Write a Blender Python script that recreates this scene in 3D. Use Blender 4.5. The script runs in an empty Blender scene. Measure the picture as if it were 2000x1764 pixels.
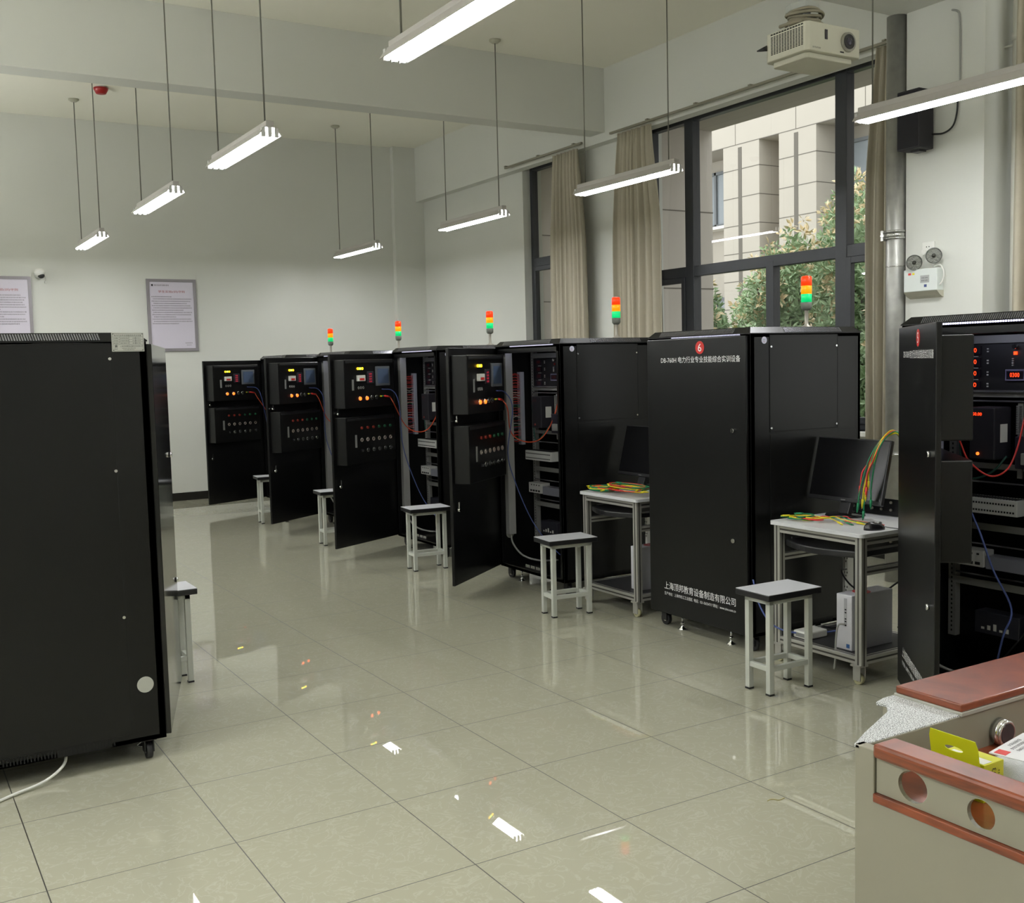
import bpy, math, random
from mathutils import Vector, Matrix, Euler
rnd = random.Random(7)
S = bpy.context.scene
COL = S.collection
# ------------------------------------------------------------------ camera, world, exposure
CAM = Vector((-0.99114, -4.12880, 1.60666))
YAW, PITCH, ROLL, FPX = 0.543082, -0.0816889, -0.0251126, 2087.43
cy, sy, cp, sp = math.cos(YAW), math.sin(YAW), math.cos(PITCH), math.sin(PITCH)
fw = Vector((sy*cp, cy*cp, sp)); rt = Vector((cy, -sy, 0)); up = rt.cross(fw)
cr, sr = math.cos(ROLL), math.sin(ROLL)
r2 = cr*rt + sr*up; u2 = -sr*rt + cr*up
cd = bpy.data.cameras.new('camera'); cam = bpy.data.objects.new('camera', cd); COL.objects.link(cam)
m = Matrix((r2, u2, -fw)).transposed().to_4x4(); m.translation = CAM
cam.matrix_world = m
cd.sensor_fit = 'HORIZONTAL'; cd.sensor_width = 36.0; cd.lens = FPX/2000*36.0
cd.clip_start = 0.05; cd.clip_end = 200
S.camera = cam
S.view_settings.view_transform = 'Standard'; S.view_settings.look = 'None'
S.view_settings.gamma = 1.0; S.view_settings.use_curve_mapping = False
S.view_settings.exposure = 0.0
W = bpy.data.worlds.new('sky'); S.world = W; W.use_nodes = True
bg = W.node_tree.nodes['Background']; bg.inputs[0].default_value = (0.98, 0.98, 1.0, 1); bg.inputs[1].default_value = 2.7
TUBE = 49.0          # light given off by each fluorescent tube
S.cycles.max_bounces = 8; S.cycles.diffuse_bounces = 5; S.cycles.glossy_bounces = 4
S.cycles.transmission_bounces = 6; S.cycles.transparent_max_bounces = 12
S.cycles.caustics_reflective = False; S.cycles.caustics_refractive = False
S.cycles.sample_clamp_indirect = 12.0

# ------------------------------------------------------------------ materials
def lin(c):
    if isinstance(c, str):
        c = [int(c[i:i+2], 16)/255 for i in (0, 2, 4)]
    return tuple((x/12.92 if x <= .04045 else ((x+.055)/1.055)**2.4) for x in c)
MATS = {}
def mat(name, col, rough=.5, metal=0, spec=.5, emis=None, es=0, var=0, vscale=8, coat=0, bump=0, bscale=40, trans=0):
    if name in MATS: return MATS[name]
    M = bpy.data.materials.new(name); M.use_nodes = True; MATS[name] = M
    nt = M.node_tree; p = nt.nodes['Principled BSDF']; c = lin(col)
    p.inputs['Base Color'].default_value = (*c, 1)
    p.inputs['Roughness'].default_value = rough; p.inputs['Metallic'].default_value = metal
    p.inputs['Specular IOR Level'].default_value = spec
    p.inputs['Coat Weight'].default_value = coat; p.inputs['Coat Roughness'].default_value = .08
    p.inputs['Transmission Weight'].default_value = trans
    if emis:
        p.inputs['Emission Color'].default_value = (*lin(emis), 1); p.inputs['Emission Strength'].default_value = es
    tc = nt.nodes.new('ShaderNodeTexCoord')
    nz = nt.nodes.new('ShaderNodeTexNoise'); nz.inputs['Scale'].default_value = vscale; nz.inputs['Detail'].default_value = 5
    nt.links.new(tc.outputs['Object'], nz.inputs['Vector'])
    if var:
        mx = nt.nodes.new('ShaderNodeMix'); mx.data_type = 'RGBA'
        mx.inputs[6].default_value = (*[x*(1-var) for x in c], 1); mx.inputs[7].default_value = (*[min(1, x*(1+var)) for x in c], 1)
        nt.links.new(nz.outputs['Fac'], mx.inputs[0]); nt.links.new(mx.outputs[2], p.inputs['Base Color'])
    if bump:
        nb = nt.nodes.new('ShaderNodeTexNoise'); nb.inputs['Scale'].default_value = bscale; nb.inputs['Detail'].default_value = 4
        nt.links.new(tc.outputs['Object'], nb.inputs['Vector'])
        b = nt.nodes.new('ShaderNodeBump'); b.inputs['Strength'].default_value = bump; b.inputs['Distance'].default_value = .01
        nt.links.new(nb.outputs['Fac'], b.inputs['Height']); nt.links.new(b.outputs[0], p.inputs['Normal'])
    return M

WALL = mat('wall_paint', 'd1d2cb', .8, var=.02, vscale=1.5, bump=.03, bscale=30)
CEIL = mat('ceiling_paint', 'f3f1e4', .85, var=.02, vscale=1.2)
BLK = mat('black_steel', '0e0e0e', .3, spec=.35, var=.05, vscale=60, bump=.015, bscale=500)
BLKIN = mat('black_inner_steel', '0a0a0a', .4, spec=.3)
DOORGL = mat('black_gloss_steel', '111111', .09, spec=.6)
BLKP = mat('black_plastic', '1a1a1c', .4)
DARK = mat('dark_slot', '060606', .8)
GREY = mat('grey_steel', '8c8c8a', .42, metal=.2, var=.05)
LGREY = mat('light_grey_plastic', 'c3c3be', .45)
STOOLM = mat('stool_paint', 'b9bcb4', .4, spec=.5, var=.03)
STOOLT = mat('stool_laminate', 'c6c7cc', .35, var=.03, vscale=20)
ALU = mat('aluminium_profile', 'b4b3ac', .35, metal=.55, var=.05)
ALUG = mat('profile_groove', '46443f', .5, metal=.3)
CHROME = mat('chrome', 'd8d8d8', .12, metal=1)
GALV = mat('galvanised_pipe', 'a3a39e', .42, metal=.65, var=.28, vscale=14, bump=.1, bscale=25)
CLAMP = mat('clamp_steel', 'c0c0bc', .25, metal=.9)
WHITE = mat('white_plastic', 'dcdcd6', .4)
WPIPE = mat('white_pipe_plastic', 'cfcec4', .45)
DKFRAME = mat('window_frame_aluminium', '34363a', .38, metal=.2, var=.08, vscale=10)
TEXTW = mat('white_lettering', 'e6e6e6', .5)
TEXTK = mat('black_lettering', '1c1c1c', .6)
TEXTR = mat('red_lettering', 'a02c35', .6)
RED = mat('red_disc', 'c3231c', .4)
STICK = mat('round_sticker', 'cfcfe4', .5)
WOODR = None
CABLE = {k: mat('cable_'+k, v, .45) for k, v in dict(red='c8302a', orange='c24a2a', yellow='dccc20', green='0f7a4c', blue='45558f', black='121212', white='d6d6d0', grey='a0a09c').items()}
CURT = mat('curtain_cloth', 'aba492', .85, var=.05, vscale=30, bump=.06, bscale=220)
TUBEM = mat('fluorescent_tube', 'ffffff', .3, emis='f8fafc', es=TUBE)
FILLTUBEM = mat('added_fill_tube', 'ffffff', .3, emis='f8fafc', es=TUBE*1.45)  # stronger tube for the unseen lamps added to lift the ceiling
REFL = mat('lamp_reflector', 'b2aeaa', .45)
LEDW = mat('led_white', 'ffffff', .3, emis='d8d8ff', es=3.5)
LEDR = mat('led_red', 'ff3010', .3, emis='ff3a14', es=3.5)
LEDY = mat('led_yellow', 'ffd020', .3, emis='ffc81c', es=4)
LEDO = mat('lit_orange_button', 'ff7a20', .3, emis='ff6a22', es=2.6)
LENSR = mat('red_lens', 'e8380f', .3, emis='ff3d08', es=.75)
LENSY = mat('amber_lens', 'ff9a08', .3, emis='ff9a08', es=.8)
LENSG = mat('green_lens', '10c878', .3, emis='10e07c', es=.62)
REDB = mat('red_button', '8e2c20', .35)
GRNB = mat('green_button', '1c5c3c', .35)
SCRN = mat('screen_glass', '51607a', .12)
MONS = mat('monitor_glass', '0b0b0d', .22, spec=.5)
STONE = mat('facade_stone', 'b9b2a6', .8, var=.05, vscale=1.5, bump=.05, bscale=6)
JOINT = mat('facade_joint', '6f6a62', .9)
WING = mat('wing_stone', 'bdb6ad', .8, var=.04, vscale=1)
FGLASS = mat('facade_window', '8b9297', .25)
LEAF = mat('leaf_green', '9db58c', .55, var=.35, vscale=3)
LEAF2 = mat('leaf_young', 'dcc9a2', .55, var=.15, vscale=5)
BARK = mat('bark', '5a4b3c', .9, var=.2)

def nmat(name):
    M = bpy.data.materials.new(name); M.use_nodes = True; MATS[name] = M
    return M, M.node_tree, M.node_tree.nodes['Principled BSDF']
# polished floor tiles, 0.6 m grid with thin dark joints
FLOOR, nt, p = nmat('polished_tiles')
N, L = nt.nodes, nt.links
tc = N.new('ShaderNodeTexCoord'); sx = N.new('ShaderNodeSeparateXYZ'); L.new(tc.outputs['Object'], sx.inputs[0])
def M2(op, a, b=None):
    n = N.new('ShaderNodeMath'); n.operation = op
    for i, v in enumerate((a, b)):
        if v is None: continue
        if isinstance(v, (int, float)): n.inputs[i].default_value = v
        else: L.new(v, n.inputs[i])
    return n.outputs[0]
ds = []; cells = []
for ax in ('X', 'Y'):
    q = M2('DIVIDE', sx.outputs[ax], .6); fl = M2('ROUND', q); cells.append(M2('FLOOR', q))
    ds.append(M2('MULTIPLY', M2('ABSOLUTE', M2('SUBTRACT', q, fl)), .6))
joint = M2('LESS_THAN', M2('MINIMUM', ds[0], ds[1]), .0019)
cv = N.new('ShaderNodeCombineXYZ'); L.new(cells[0], cv.inputs[0]); L.new(cells[1], cv.inputs[1])
wn = N.new('ShaderNodeTexWhiteNoise'); L.new(cv.outputs[0], wn.inputs['Vector'])
vadd = N.new('ShaderNodeVectorMath'); vadd.operation = 'MULTIPLY_ADD'
L.new(wn.outputs['Color'], vadd.inputs[0]); vadd.inputs[1].default_value = (37, 37, 37); L.new(tc.outputs['Object'], vadd.inputs[2])
nz = N.new('ShaderNodeTexNoise'); nz.inputs['Scale'].default_value = 9; nz.inputs['Detail'].default_value = 9; nz.inputs['Distortion'].default_value = 2.5
L.new(vadd.outputs[0], nz.inputs['Vector'])
vein = M2('ABSOLUTE', M2('SUBTRACT', nz.outputs['Fac'], .5))
vr = N.new('ShaderNodeMapRange'); vr.inputs[1].default_value = 0; vr.inputs[2].default_value = .03; vr.inputs[3].default_value = 1; vr.inputs[4].default_value = 0
L.new(vein, vr.inputs[0])
mixa = N.new('ShaderNodeMix'); mixa.data_type = 'RGBA'; mixa.inputs[6].default_value = (*lin('aaa895'), 1); mixa.inputs[7].default_value = (*lin('b6b4a4'), 1)
L.new(M2('MULTIPLY', vr.outputs[0], .75), mixa.inputs[0])
mixb = N.new('ShaderNodeMix'); mixb.data_type = 'RGBA'; L.new(mixa.outputs[2], mixb.inputs[6]); mixb.inputs[7].default_value = (*lin('2e2b24'), 1); L.new(joint, mixb.inputs[0])
L.new(mixb.outputs[2], p.inputs['Base Color'])
p.inputs['IOR'].default_value = 1.78
L.new(M2('ADD', M2('MULTIPLY', joint, .5), .008), p.inputs['Roughness'])
tl = N.new('ShaderNodeVectorMath'); tl.operation = 'MULTIPLY_ADD'
sb = N.new('ShaderNodeVectorMath'); sb.operation = 'SUBTRACT'; L.new(wn.outputs['Color'], sb.inputs[0]); sb.inputs[1].default_value = (.5, .5, .5)
L.new(sb.outputs[0], tl.inputs[0]); tl.inputs[1].default_value = (.004, .004, 0); tl.inputs[2].default_value = (0, 0, 1)
nm = N.new('ShaderNodeVectorMath'); nm.operation = 'NORMALIZE'; L.new(tl.outputs[0], nm.inputs[0]); L.new(nm.outputs[0], p.inputs['Normal'])
# cherry veneer
WOODR, nt, p = nmat('cherry_veneer'); N, L = nt.nodes, nt.links
tc = N.new('ShaderNodeTexCoord'); mp = N.new('ShaderNodeMapping'); mp.inputs['Scale'].default_value = (3, 3, 30); L.new(tc.outputs['Object'], mp.inputs[0])
nz = N.new('ShaderNodeTexNoise'); nz.inputs['Scale'].default_value = 2.5; nz.inputs['Detail'].default_value = 6; nz.inputs['Distortion'].default_value = 1.2; L.new(mp.outputs[0], nz.inputs['Vector'])
cr_ = N.new('ShaderNodeValToRGB'); cr_.color_ramp.elements[0].color = (*lin('622c15'), 1); cr_.color_ramp.elements[1].color = (*lin('8a4324'), 1)
cr_.color_ramp.elements[0].position = .3; cr_.color_ramp.elements[1].position = .7
L.new(nz.outputs['Fac'], cr_.inputs[0]); L.new(cr_.outputs[0], p.inputs['Base Color'])
p.inputs['Roughness'].default_value = .28; p.inputs['Coat Weight'].default_value = .3; p.inputs['Coat Roughness'].default_value = .12
# speckled powder coat
SPECK, nt, p = nmat('speckled_grey_coat'); N, L = nt.nodes, nt.links
tc = N.new('ShaderNodeTexCoord'); nz = N.new('ShaderNodeTexNoise'); nz.inputs['Scale'].default_value = 420; nz.inputs['Detail'].default_value = 1; L.new(tc.outputs['Object'], nz.inputs['Vector'])
cr_ = N.new('ShaderNodeValToRGB'); cr_.color_ramp.elements[0].color = (*lin('77797a'), 1); cr_.color_ramp.elements[1].color = (*lin('dadcdc'), 1)
cr_.color_ramp.elements[0].position = .42; cr_.color_ramp.elements[1].position = .56
L.new(nz.outputs['Fac'], cr_.inputs[0]); L.new(cr_.outputs[0], p.inputs['Base Color']); p.inputs['Roughness'].default_value = .5
LECT = mat('lectern_grey_paint', '8d8979', .45, var=.02, vscale=3)
# window glass: clear pane with real mirror reflection
GLASS = bpy.data.materials.new('window_glass'); GLASS.use_nodes = True; nt = GLASS.node_tree; nt.nodes.clear()
o_ = nt.nodes.new('ShaderNodeOutputMaterial'); tr = nt.nodes.new('ShaderNodeBsdfTransparent'); gl = nt.nodes.new('ShaderNodeBsdfGlossy'); gl.inputs['Roughness'].default_value = 0.0
fr = nt.nodes.new('ShaderNodeFresnel'); fr.inputs[0].default_value = 1.5; mx = nt.nodes.new('ShaderNodeMixShader')
tr.inputs[0].default_value = (.93, .95, .94, 1)
ge = nt.nodes.new('ShaderNodeNewGeometry'); mu = nt.nodes.new('ShaderNodeMath'); mu.operation = 'MULTIPLY'; ms_ = nt.nodes.new('ShaderNodeMath'); ms_.operation = 'SUBTRACT'; ms_.inputs[0].default_value = 1
nt.links.new(ge.outputs['Backfacing'], ms_.inputs[1]); nt.links.new(ms_.outputs[0], mu.inputs[0]); nt.links.new(fr.outputs[0], mu.inputs[1])
nt.links.new(mu.outputs[0], mx.inputs[0]); nt.links.new(tr.outputs[0], mx.inputs[1]); nt.links.new(gl.outputs[0], mx.inputs[2]); nt.links.new(mx.outputs[0], o_.inputs[0])
# clear plastic
CLEARP = bpy.data.materials.new('clear_wrap'); CLEARP.use_nodes = True
p = CLEARP.node_tree.nodes['Principled BSDF']; p.inputs['Base Color'].default_value = (.72, .74, .76, 1); p.inputs['Roughness'].default_value = .22; p.inputs['Alpha'].default_value = .8
nz = CLEARP.node_tree.nodes.new('ShaderNodeTexNoise'); nz.inputs['Scale'].default_value = 90
b = CLEARP.node_tree.nodes.new('ShaderNodeBump'); b.inputs['Strength'].default_value = .8; b.inputs['Distance'].default_value = .004
CLEARP.node_tree.links.new(nz.outputs['Fac'], b.inputs['Height']); CLEARP.node_tree.links.new(b.outputs[0], p.inputs['Normal'])

# ------------------------------------------------------------------ mesh helpers
def V(*a): return Vector(a)
def spline(P, n=6):
    P = [Vector(p) for p in P]; out = []
    for i in range(len(P)-1):
        a = P[i-1] if i else P[0]*2-P[1]; b, c = P[i], P[i+1]; d = P[i+2] if i+2 < len(P) else P[-1]*2-P[-2]
        for k in range(n):
            t = k/n
            out.append(.5*((2*b)+(-a+c)*t+(2*a-5*b+4*c-d)*t*t+(-a+3*b-3*c+d)*t**3))
    out.append(P[-1]); return out
class MB:
    def __init__(s): s.v = []; s.f = []; s.sm = []
    def add(s, vs, fs, smooth=False):
        o = len(s.v); s.v += [tuple(x) for x in vs]; s.f += [tuple(i+o for i in f) for f in fs]
        s.sm += (smooth if isinstance(smooth, list) else [smooth]*len(fs)); return s
    def box(s, x0, x1, y0, y1, z0, z1, M=None):
        vs = [V(x, y, z) for x in (x0, x1) for y in (y0, y1) for z in (z0, z1)]
        if M: vs = [M @ v for v in vs]
        return s.add(vs, [(0, 1, 3, 2), (4, 6, 7, 5), (0, 4, 5, 1), (2, 3, 7, 6), (0, 2, 6, 4), (1, 5, 7, 3)])
    def cyl(s, a, b, r, n=16, rb=None, caps=True):
        a, b = Vector(a), Vector(b); rb = r if rb is None else rb
        d = (b-a).normalized(); u = d.orthogonal().normalized(); w = d.cross(u); vs = []
        for c, rr in ((a, r), (b, rb)):
            for i in range(n):
                t = 2*math.pi*i/n; vs.append(c+rr*(math.cos(t)*u+math.sin(t)*w))
        fs = [(i, (i+1) % n, n+(i+1) % n, n+i) for i in range(n)]; sm = [True]*n
        if caps: fs += [tuple(range(n))[::-1], tuple(range(n, 2*n))]; sm += [False, False]
        return s.add(vs, fs, sm)
    def ring(s, c, ax, r, rt_, n=20, k=8):
        c = Vector(c); d = Vector(ax).normalized(); u = d.orthogonal().normalized(); w = d.cross(u); vs = []
        for i in range(n):
            t = 2*math.pi*i/n; e = math.cos(t)*u+math.sin(t)*w
            for j in range(k):
                q = 2*math.pi*j/k; vs.append(c+e*(r+rt_*math.cos(q))+d*rt_*math.sin(q))
        fs = [(i*k+j, i*k+(j+1) % k, ((i+1) % n)*k+(j+1) % k, ((i+1) % n)*k+j) for i in range(n) for j in range(k)]
        return s.add(vs, fs, True)
    def tube(s, P, r, n=6, sub=6):
        P = spline(P, sub) if sub else [Vector(p) for p in P]; vs = []; u = None
        for i, q in enumerate(P):
            d = (P[min(i+1, len(P)-1)]-P[max(i-1, 0)])
            d = d.normalized() if d.length > 1e-9 else V(0, 0, 1)
            u = d.orthogonal().normalized() if u is None else (u-d*u.dot(d)).normalized()
            w = d.cross(u)
            for j in range(n):
                t = 2*math.pi*j/n; vs.append(q+r*(math.cos(t)*u+math.sin(t)*w))
        m_ = len(P)
        fs = [(i*n+j, i*n+(j+1) % n, (i+1)*n+(j+1) % n, (i+1)*n+j) for i in range(m_-1) for j in range(n)]; sm = [True]*len(fs)
        fs += [tuple(range(n))[::-1], tuple(range((m_-1)*n, m_*n))]; sm += [False, False]
        return s.add(vs, fs, sm)
    def prism(s, poly, a, b, ax='z', M=None):
        # poly of 2-d points in the two other axes (order xyz without ax)
        def mk(p, h):
            return V(p[0], p[1], h) if ax == 'z' else (V(p[0], h, p[1]) if ax == 'y' else V(h, p[0], p[1]))
        n = len(poly); vs = [mk(p, a) for p in poly]+[mk(p, b) for p in poly]
        if M: vs = [M @ v for v in vs]
        return s.add(vs, [(i, (i+1) % n, n+(i+1) % n, n+i) for i in range(n)]+[tuple(range(n))[::-1], tuple(range(n, 2*n))])
    def lathe(s, prof, c, n=20):
        vs = []; c = Vector(c)
        for r, z in prof:
            for i in range(n):
                t = 2*math.pi*i/n; vs.append(c+V(r*math.cos(t), r*math.sin(t), z))
        m_ = len(prof)
        fs = [(k*n+i, k*n+(i+1) % n, (k+1)*n+(i+1) % n, (k+1)*n+i) for k in range(m_-1) for i in range(n)]; sm = [True]*len(fs)
        fs += [tuple(range(n))[::-1], tuple(range((m_-1)*n, m_*n))]; sm += [False, False]
        return s.add(vs, fs, sm)
    def sphere(s, c, r, n=14, sc=(1, 1, 1)):
        prof = [(max(1e-4, r*math.sin(math.pi*k/8)), -r*math.cos(math.pi*k/8)) for k in range(9)]
        o = len(s.v); s.lathe(prof, (0, 0, 0), n)
        for i in range(o, len(s.v)):
            v = s.v[i]; s.v[i] = (c[0]+v[0]*sc[0], c[1]+v[1]*sc[1], c[2]+v[2]*sc[2])
        return s
    def build(s, name, m_, parent=None, bevel=0, loc=None, rz=0, fix=True):
        me = bpy.data.meshes.new(name); me.from_pydata(s.v, [], s.f); me.update()
        me.polygons.foreach_set('use_smooth', s.sm)
        if fix:
            import bmesh
            b = bmesh.new(); b.from_mesh(me); bmesh.ops.recalc_face_normals(b, faces=b.faces); b.to_mesh(me); b.free()
        ms = m_ if isinstance(m_, list) else [m_]
        for x in ms: me.materials.append(x)
        o = bpy.data.objects.new(name, me); COL.objects.link(o)
        if loc: o.location = loc
        o.rotation_euler.z = rz
        if parent: o.parent = parent
        if bevel:
            bm_ = o.modifiers.new('bevel', 'BEVEL'); bm_.width = bevel; bm_.segments = 2; bm_.limit_method = 'ANGLE'
        return o
def B(name, m_, parent, x0, x1, y0, y1, z0, z1, bevel=0):
    return MB().box(x0, x1, y0, y1, z0, z1).build(name, m_, parent, bevel)
def empty(name, loc=(0, 0, 0), rz=0):
    o = bpy.data.objects.new(name, None); COL.objects.link(o); o.location = loc; o.rotation_euler.z = rz; o.empty_display_size = .1; return o
def tag(o, label, cat, group=None, kind=None):
    o['label'] = label
    if cat: o['category'] = cat
    if group: o['group'] = group
    if kind: o['kind'] = kind
    return o
def thing(name, label, cat, loc=(0, 0, 0), rz=0, group=None): return tag(empty(name, loc, rz), label, cat, group)
def struct(o): o['kind'] = 'structure'; return o
def copy_tree(o, parent=None):
    c = o.copy(); COL.objects.link(c)
    if parent: c.parent = parent
    for ch in [x for x in bpy.data.objects if x.parent == o]: copy_tree(ch, c)
    return c
FONTS = {}
def textmesh(s):
    if s in FONTS: return FONTS[s]
    cu = bpy.data.curves.new('t', 'FONT'); cu.body = s; cu.size = 1; cu.resolution_u = 2
    o = bpy.data.objects.new('t', cu); COL.objects.link(o)
    dg = bpy.context.evaluated_depsgraph_get(); me = o.evaluated_get(dg).to_mesh()
    vs = [v.co.copy() for v in me.vertices]; fs = [tuple(p.vertices) for p in me.polygons]
    o.evaluated_get(dg).to_mesh_clear(); bpy.data.objects.remove(o); bpy.data.curves.remove(cu)
    FONTS[s] = (vs, fs); return FONTS[s]
def text(mb, s, c, r, u, w, h=None):
    """lay text s centred on c, along r, up u, w wide, h tall"""
    vs, fs = textmesh(s)
    if not vs: return mb
    x0 = min(v.x for v in vs); x1 = max(v.x for v in vs); y0 = min(v.y for v in vs); y1 = max(v.y for v in vs)
    k = w/(x1-x0); ky = k if h is None else h/(y1-y0); c, r, u = Vector(c), Vector(r).normalized(), Vector(u).normalized()
    return mb.add([c+r*((v.x-(x0+x1)/2)*k)+u*((v.y-(y0+y1)/2)*ky) for v in vs], fs)
def marks(mb, c, r, u, w, h, seed=0):
    """a row of small illegible printed marks"""
    g = random.Random(seed); c, r, u = Vector(c), Vector(r).normalized(), Vector(u).normalized(); x = -w/2; n = r.cross(u)
    while x < w/2-h:
        ww = h*g.uniform(.6, .85)
        for k in range(3):
            a = g.uniform(0, ww*.4); hh = h*.16; yy = -h/2+h*.33*k+g.uniform(0, h*.12)
            q = [c+r*(x+a)+u*yy, c+r*(x+ww)+u*yy, c+r*(x+ww)+u*(yy+hh), c+r*(x+a)+u*(yy+hh)]
            mb.add(q, [(0, 1, 2, 3)])
        a = x+ww*g.uniform(.2, .7)
        mb.add([c+r*a-u*h/2, c+r*(a+h*.13)-u*h/2, c+r*(a+h*.13)+u*h/2, c+r*a+u*h/2], [(0, 1, 2, 3)])
        x += h*1.02
    return mb

# ------------------------------------------------------------------ room shell
XL, XW, YB, YF, ZC, ZB = -4.6, 5.82, 9.45, -7.5, 4.6, 3.96
struct(B('floor', FLOOR, None, XL, XW, YF, YB, -.08, 0))
struct(B('ceiling', CEIL, None, XL, XW+.4, YF, YB+.2, ZC, ZC+.12))
struct(B('wall_left', WALL, None, XL-.15, XL, YF, YB, 0, ZC))
struct(B('wall_front', WALL, None, XL-.15, XW+.4, YF-.15, YF, 0, ZC))
struct(B('wall_back', WALL, None, XL-.15, XW+.4, YB, YB+.2, 0, ZC))
XO = XW+.26
w = MB()
ops = [(5.62, 6.76, .95, 3.92), (1.38, 4.50, 1.0, 3.92), (-3.3, -.25, 1.0, 3.92)]
w.box(XW, XO, YF, YB, 3.92, ZC); w.box(XW, XO, YF, YB, -.3, .95)
yy = YB
for y0, y1, z0, z1 in ops:
    w.box(XW, XO, y1, yy, .95, 3.92)
    if z0 > .951: w.box(XW, XO, y0, y1, .95, z0)
    yy = y0
w.box(XW, XO, YF, yy, .95, 3.92)
struct(w.build('wall_right', WALL))
struct(B('trim_1', WALL, None, 5.70, XW, .9, YB, 3.87, ZC))                     # beam along the window wall
struct(B('trim_2', WALL, None, XL, 5.70, 4.95, 5.20, ZB, ZC))                     # cross beams
struct(B('trim_3', WALL, None, XL, XW, .20, .90, 3.90, ZC))
struct(B('trim_4', WALL, None, 5.20, XW, .225, .82, 0, ZC))                        # pillar
struct(B('trim_5', WALL, None, 5.37, XW, 9.36, YB, 0, ZC))                         # corner pillar
struct(B('trim_6', WALL, None, XL, 5.70, -3.7, -3.4, ZB, ZC))
BASEM = mat('dark_skirting_tile', '1e1c1a', .25)
struct(B('baseboard_back', BASEM, None, XL, 5.37, YB-.015, YB, 0, .10, .002))
struct(B('baseboard_left', BASEM, None, XL, XL+.015, YF, YB, 0, .10, .002))
struct(B('baseboard_right', BASEM, None, XW-.015, XW, YF, YB, 0, .10, .002))

# windows -------------------------------------------------
XG = 5.95
def window(n, y0, y1, z0, z1, ztr, mull, lower, casements):
    t = struct(empty('window_%d' % n, (XG, (y0+y1)/2, z0)))
    f = MB(); d0, d1 = XG-.03, XG+.05; w_ = .05
    def bx(a, b, c, d): f.box(d0-XG, d1-XG, a-(y0+y1)/2, b-(y0+y1)/2, c-z0, d-z0)
    bx(y0, y0+w_, z0, z1); bx(y1-w_, y1, z0, z1); bx(y0+w_, y1-w_, z0, z0+w_); bx(y0+w_, y1-w_, z1-w_, z1)
    bx(y0+w_, y1-w_, ztr-.05, ztr+.05)
    d0, d1 = XG-.036, XG+.056
    for m_ in mull: bx(m_-.06, m_+.06, z0+.001, z1-.001)
    d0, d1 = XG-.033, XG+.053
    for m_ in lower: bx(m_-.045, m_+.045, z0+.001, ztr)
    f.build('window_frame', DKFRAME, t, .004)
    for a, b in casements:
        c = MB(); q = .055
        for r in ((a, a+q, z0+.05, ztr-.05), (b-q, b, z0+.05, ztr-.05), (a+q, b-q, z0+.05, z0+.05+q), (a+q, b-q, ztr-.05-q, ztr-.05)):
            c.box(-.048, .0, r[0]-(y0+y1)/2, r[1]-(y0+y1)/2, r[2]-z0, r[3]-z0)
        c.build('window_casement', DKFRAME, t, .004)
    B('window_pane', GLASS, t, .010, .014, y0-(y0+y1)/2+.02, y1-(y0+y1)/2-.02, .02, z1-z0-.02)
    B('window_sill', WHITE, t, -.2, .03, -(y1-y0)/2-.04, (y1-y0)/2+.04, -.04, 0, .006)
window(1, 5.62, 6.76, .95, 3.92, 2.80, [], [], [(5.7, 6.71)])
window(2, 1.38, 4.50, 1.0, 3.92, 2.455, [3.90, 2.03], [2.84], [(3.96, 4.45), (1.43, 1.97)])
window(3, -3.3, -.25, 1.0, 3.92, 2.455, [-.85, -2.7], [-1.8], [(-.79, -.3)])

# outside -------------------------------------------------
struct(B('ground_outside', mat('outside_paving', '8f8c84', .9, var=.1), None, XO, 40, -15, 40, -.35, -.3))
struct(B('trim_7', WING, None, XO-.02, 6.93, -10, 12, 4.03, 4.35))                  # slab over the windows outside
def wingwall(n, y0, y1):
    struct(B('trim_%d' % n, WING, None, XO-.02, 6.93, y0, y1, -.3, 4.03))
    j = MB()
    for z in (.75, 1.56, 2.36, 3.17): j.box(XO-.01, 6.935, y0-.003, y0-.0005, z-.006, z+.006)
    struct(j.build('trim_%d' % (n+1), JOINT))
wingwall(8, 4.70, 5.35); wingwall(10, 7.0, 7.6)
bl = thing('building', 'pale stone-clad building across the yard seen through the tall windows', 'building', (14, 10, -.3))
fb = MB(); XF = 0.0
fb.box(0, .9, -20, 22, 6.09, 10.0)                                                   # band over the recesses
fb.box(.85, 1.4, -20, 22, 0, 10.0)
pil = [(-.19, .73), (1.25, 2.25), (-4.6, -2.0), (4.3, 5.25), (5.75, 6.7), (-8.5, -7.6), (-7.1, -6.2)]
for a, b in pil: fb.box(0, .86, a, b, 0, 6.09)
fb.build('wall', STONE, bl)
fj = MB()
for a, b in pil:
    for k in range(12):
        z = 5.31-.546*k+.3; fj.box(-.003, .87, a-.002, b+.002, z-.008, z+.008)
    m_ = (a+b)/2; fj.box(-.006, .0, m_-.055+.03, m_+.045+.03, .0, 6.03)
for y in (-3.4, -1.3, .3, 1.9, 3.0, 4.7, 6.3): fj.box(-.003, .01, y-.006, y+.006, 6.1, 9.9)
fj.box(-.003, .01, -20, 22, 6.085, 6.10)
fj.build('stone_joint', JOINT, bl)
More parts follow.
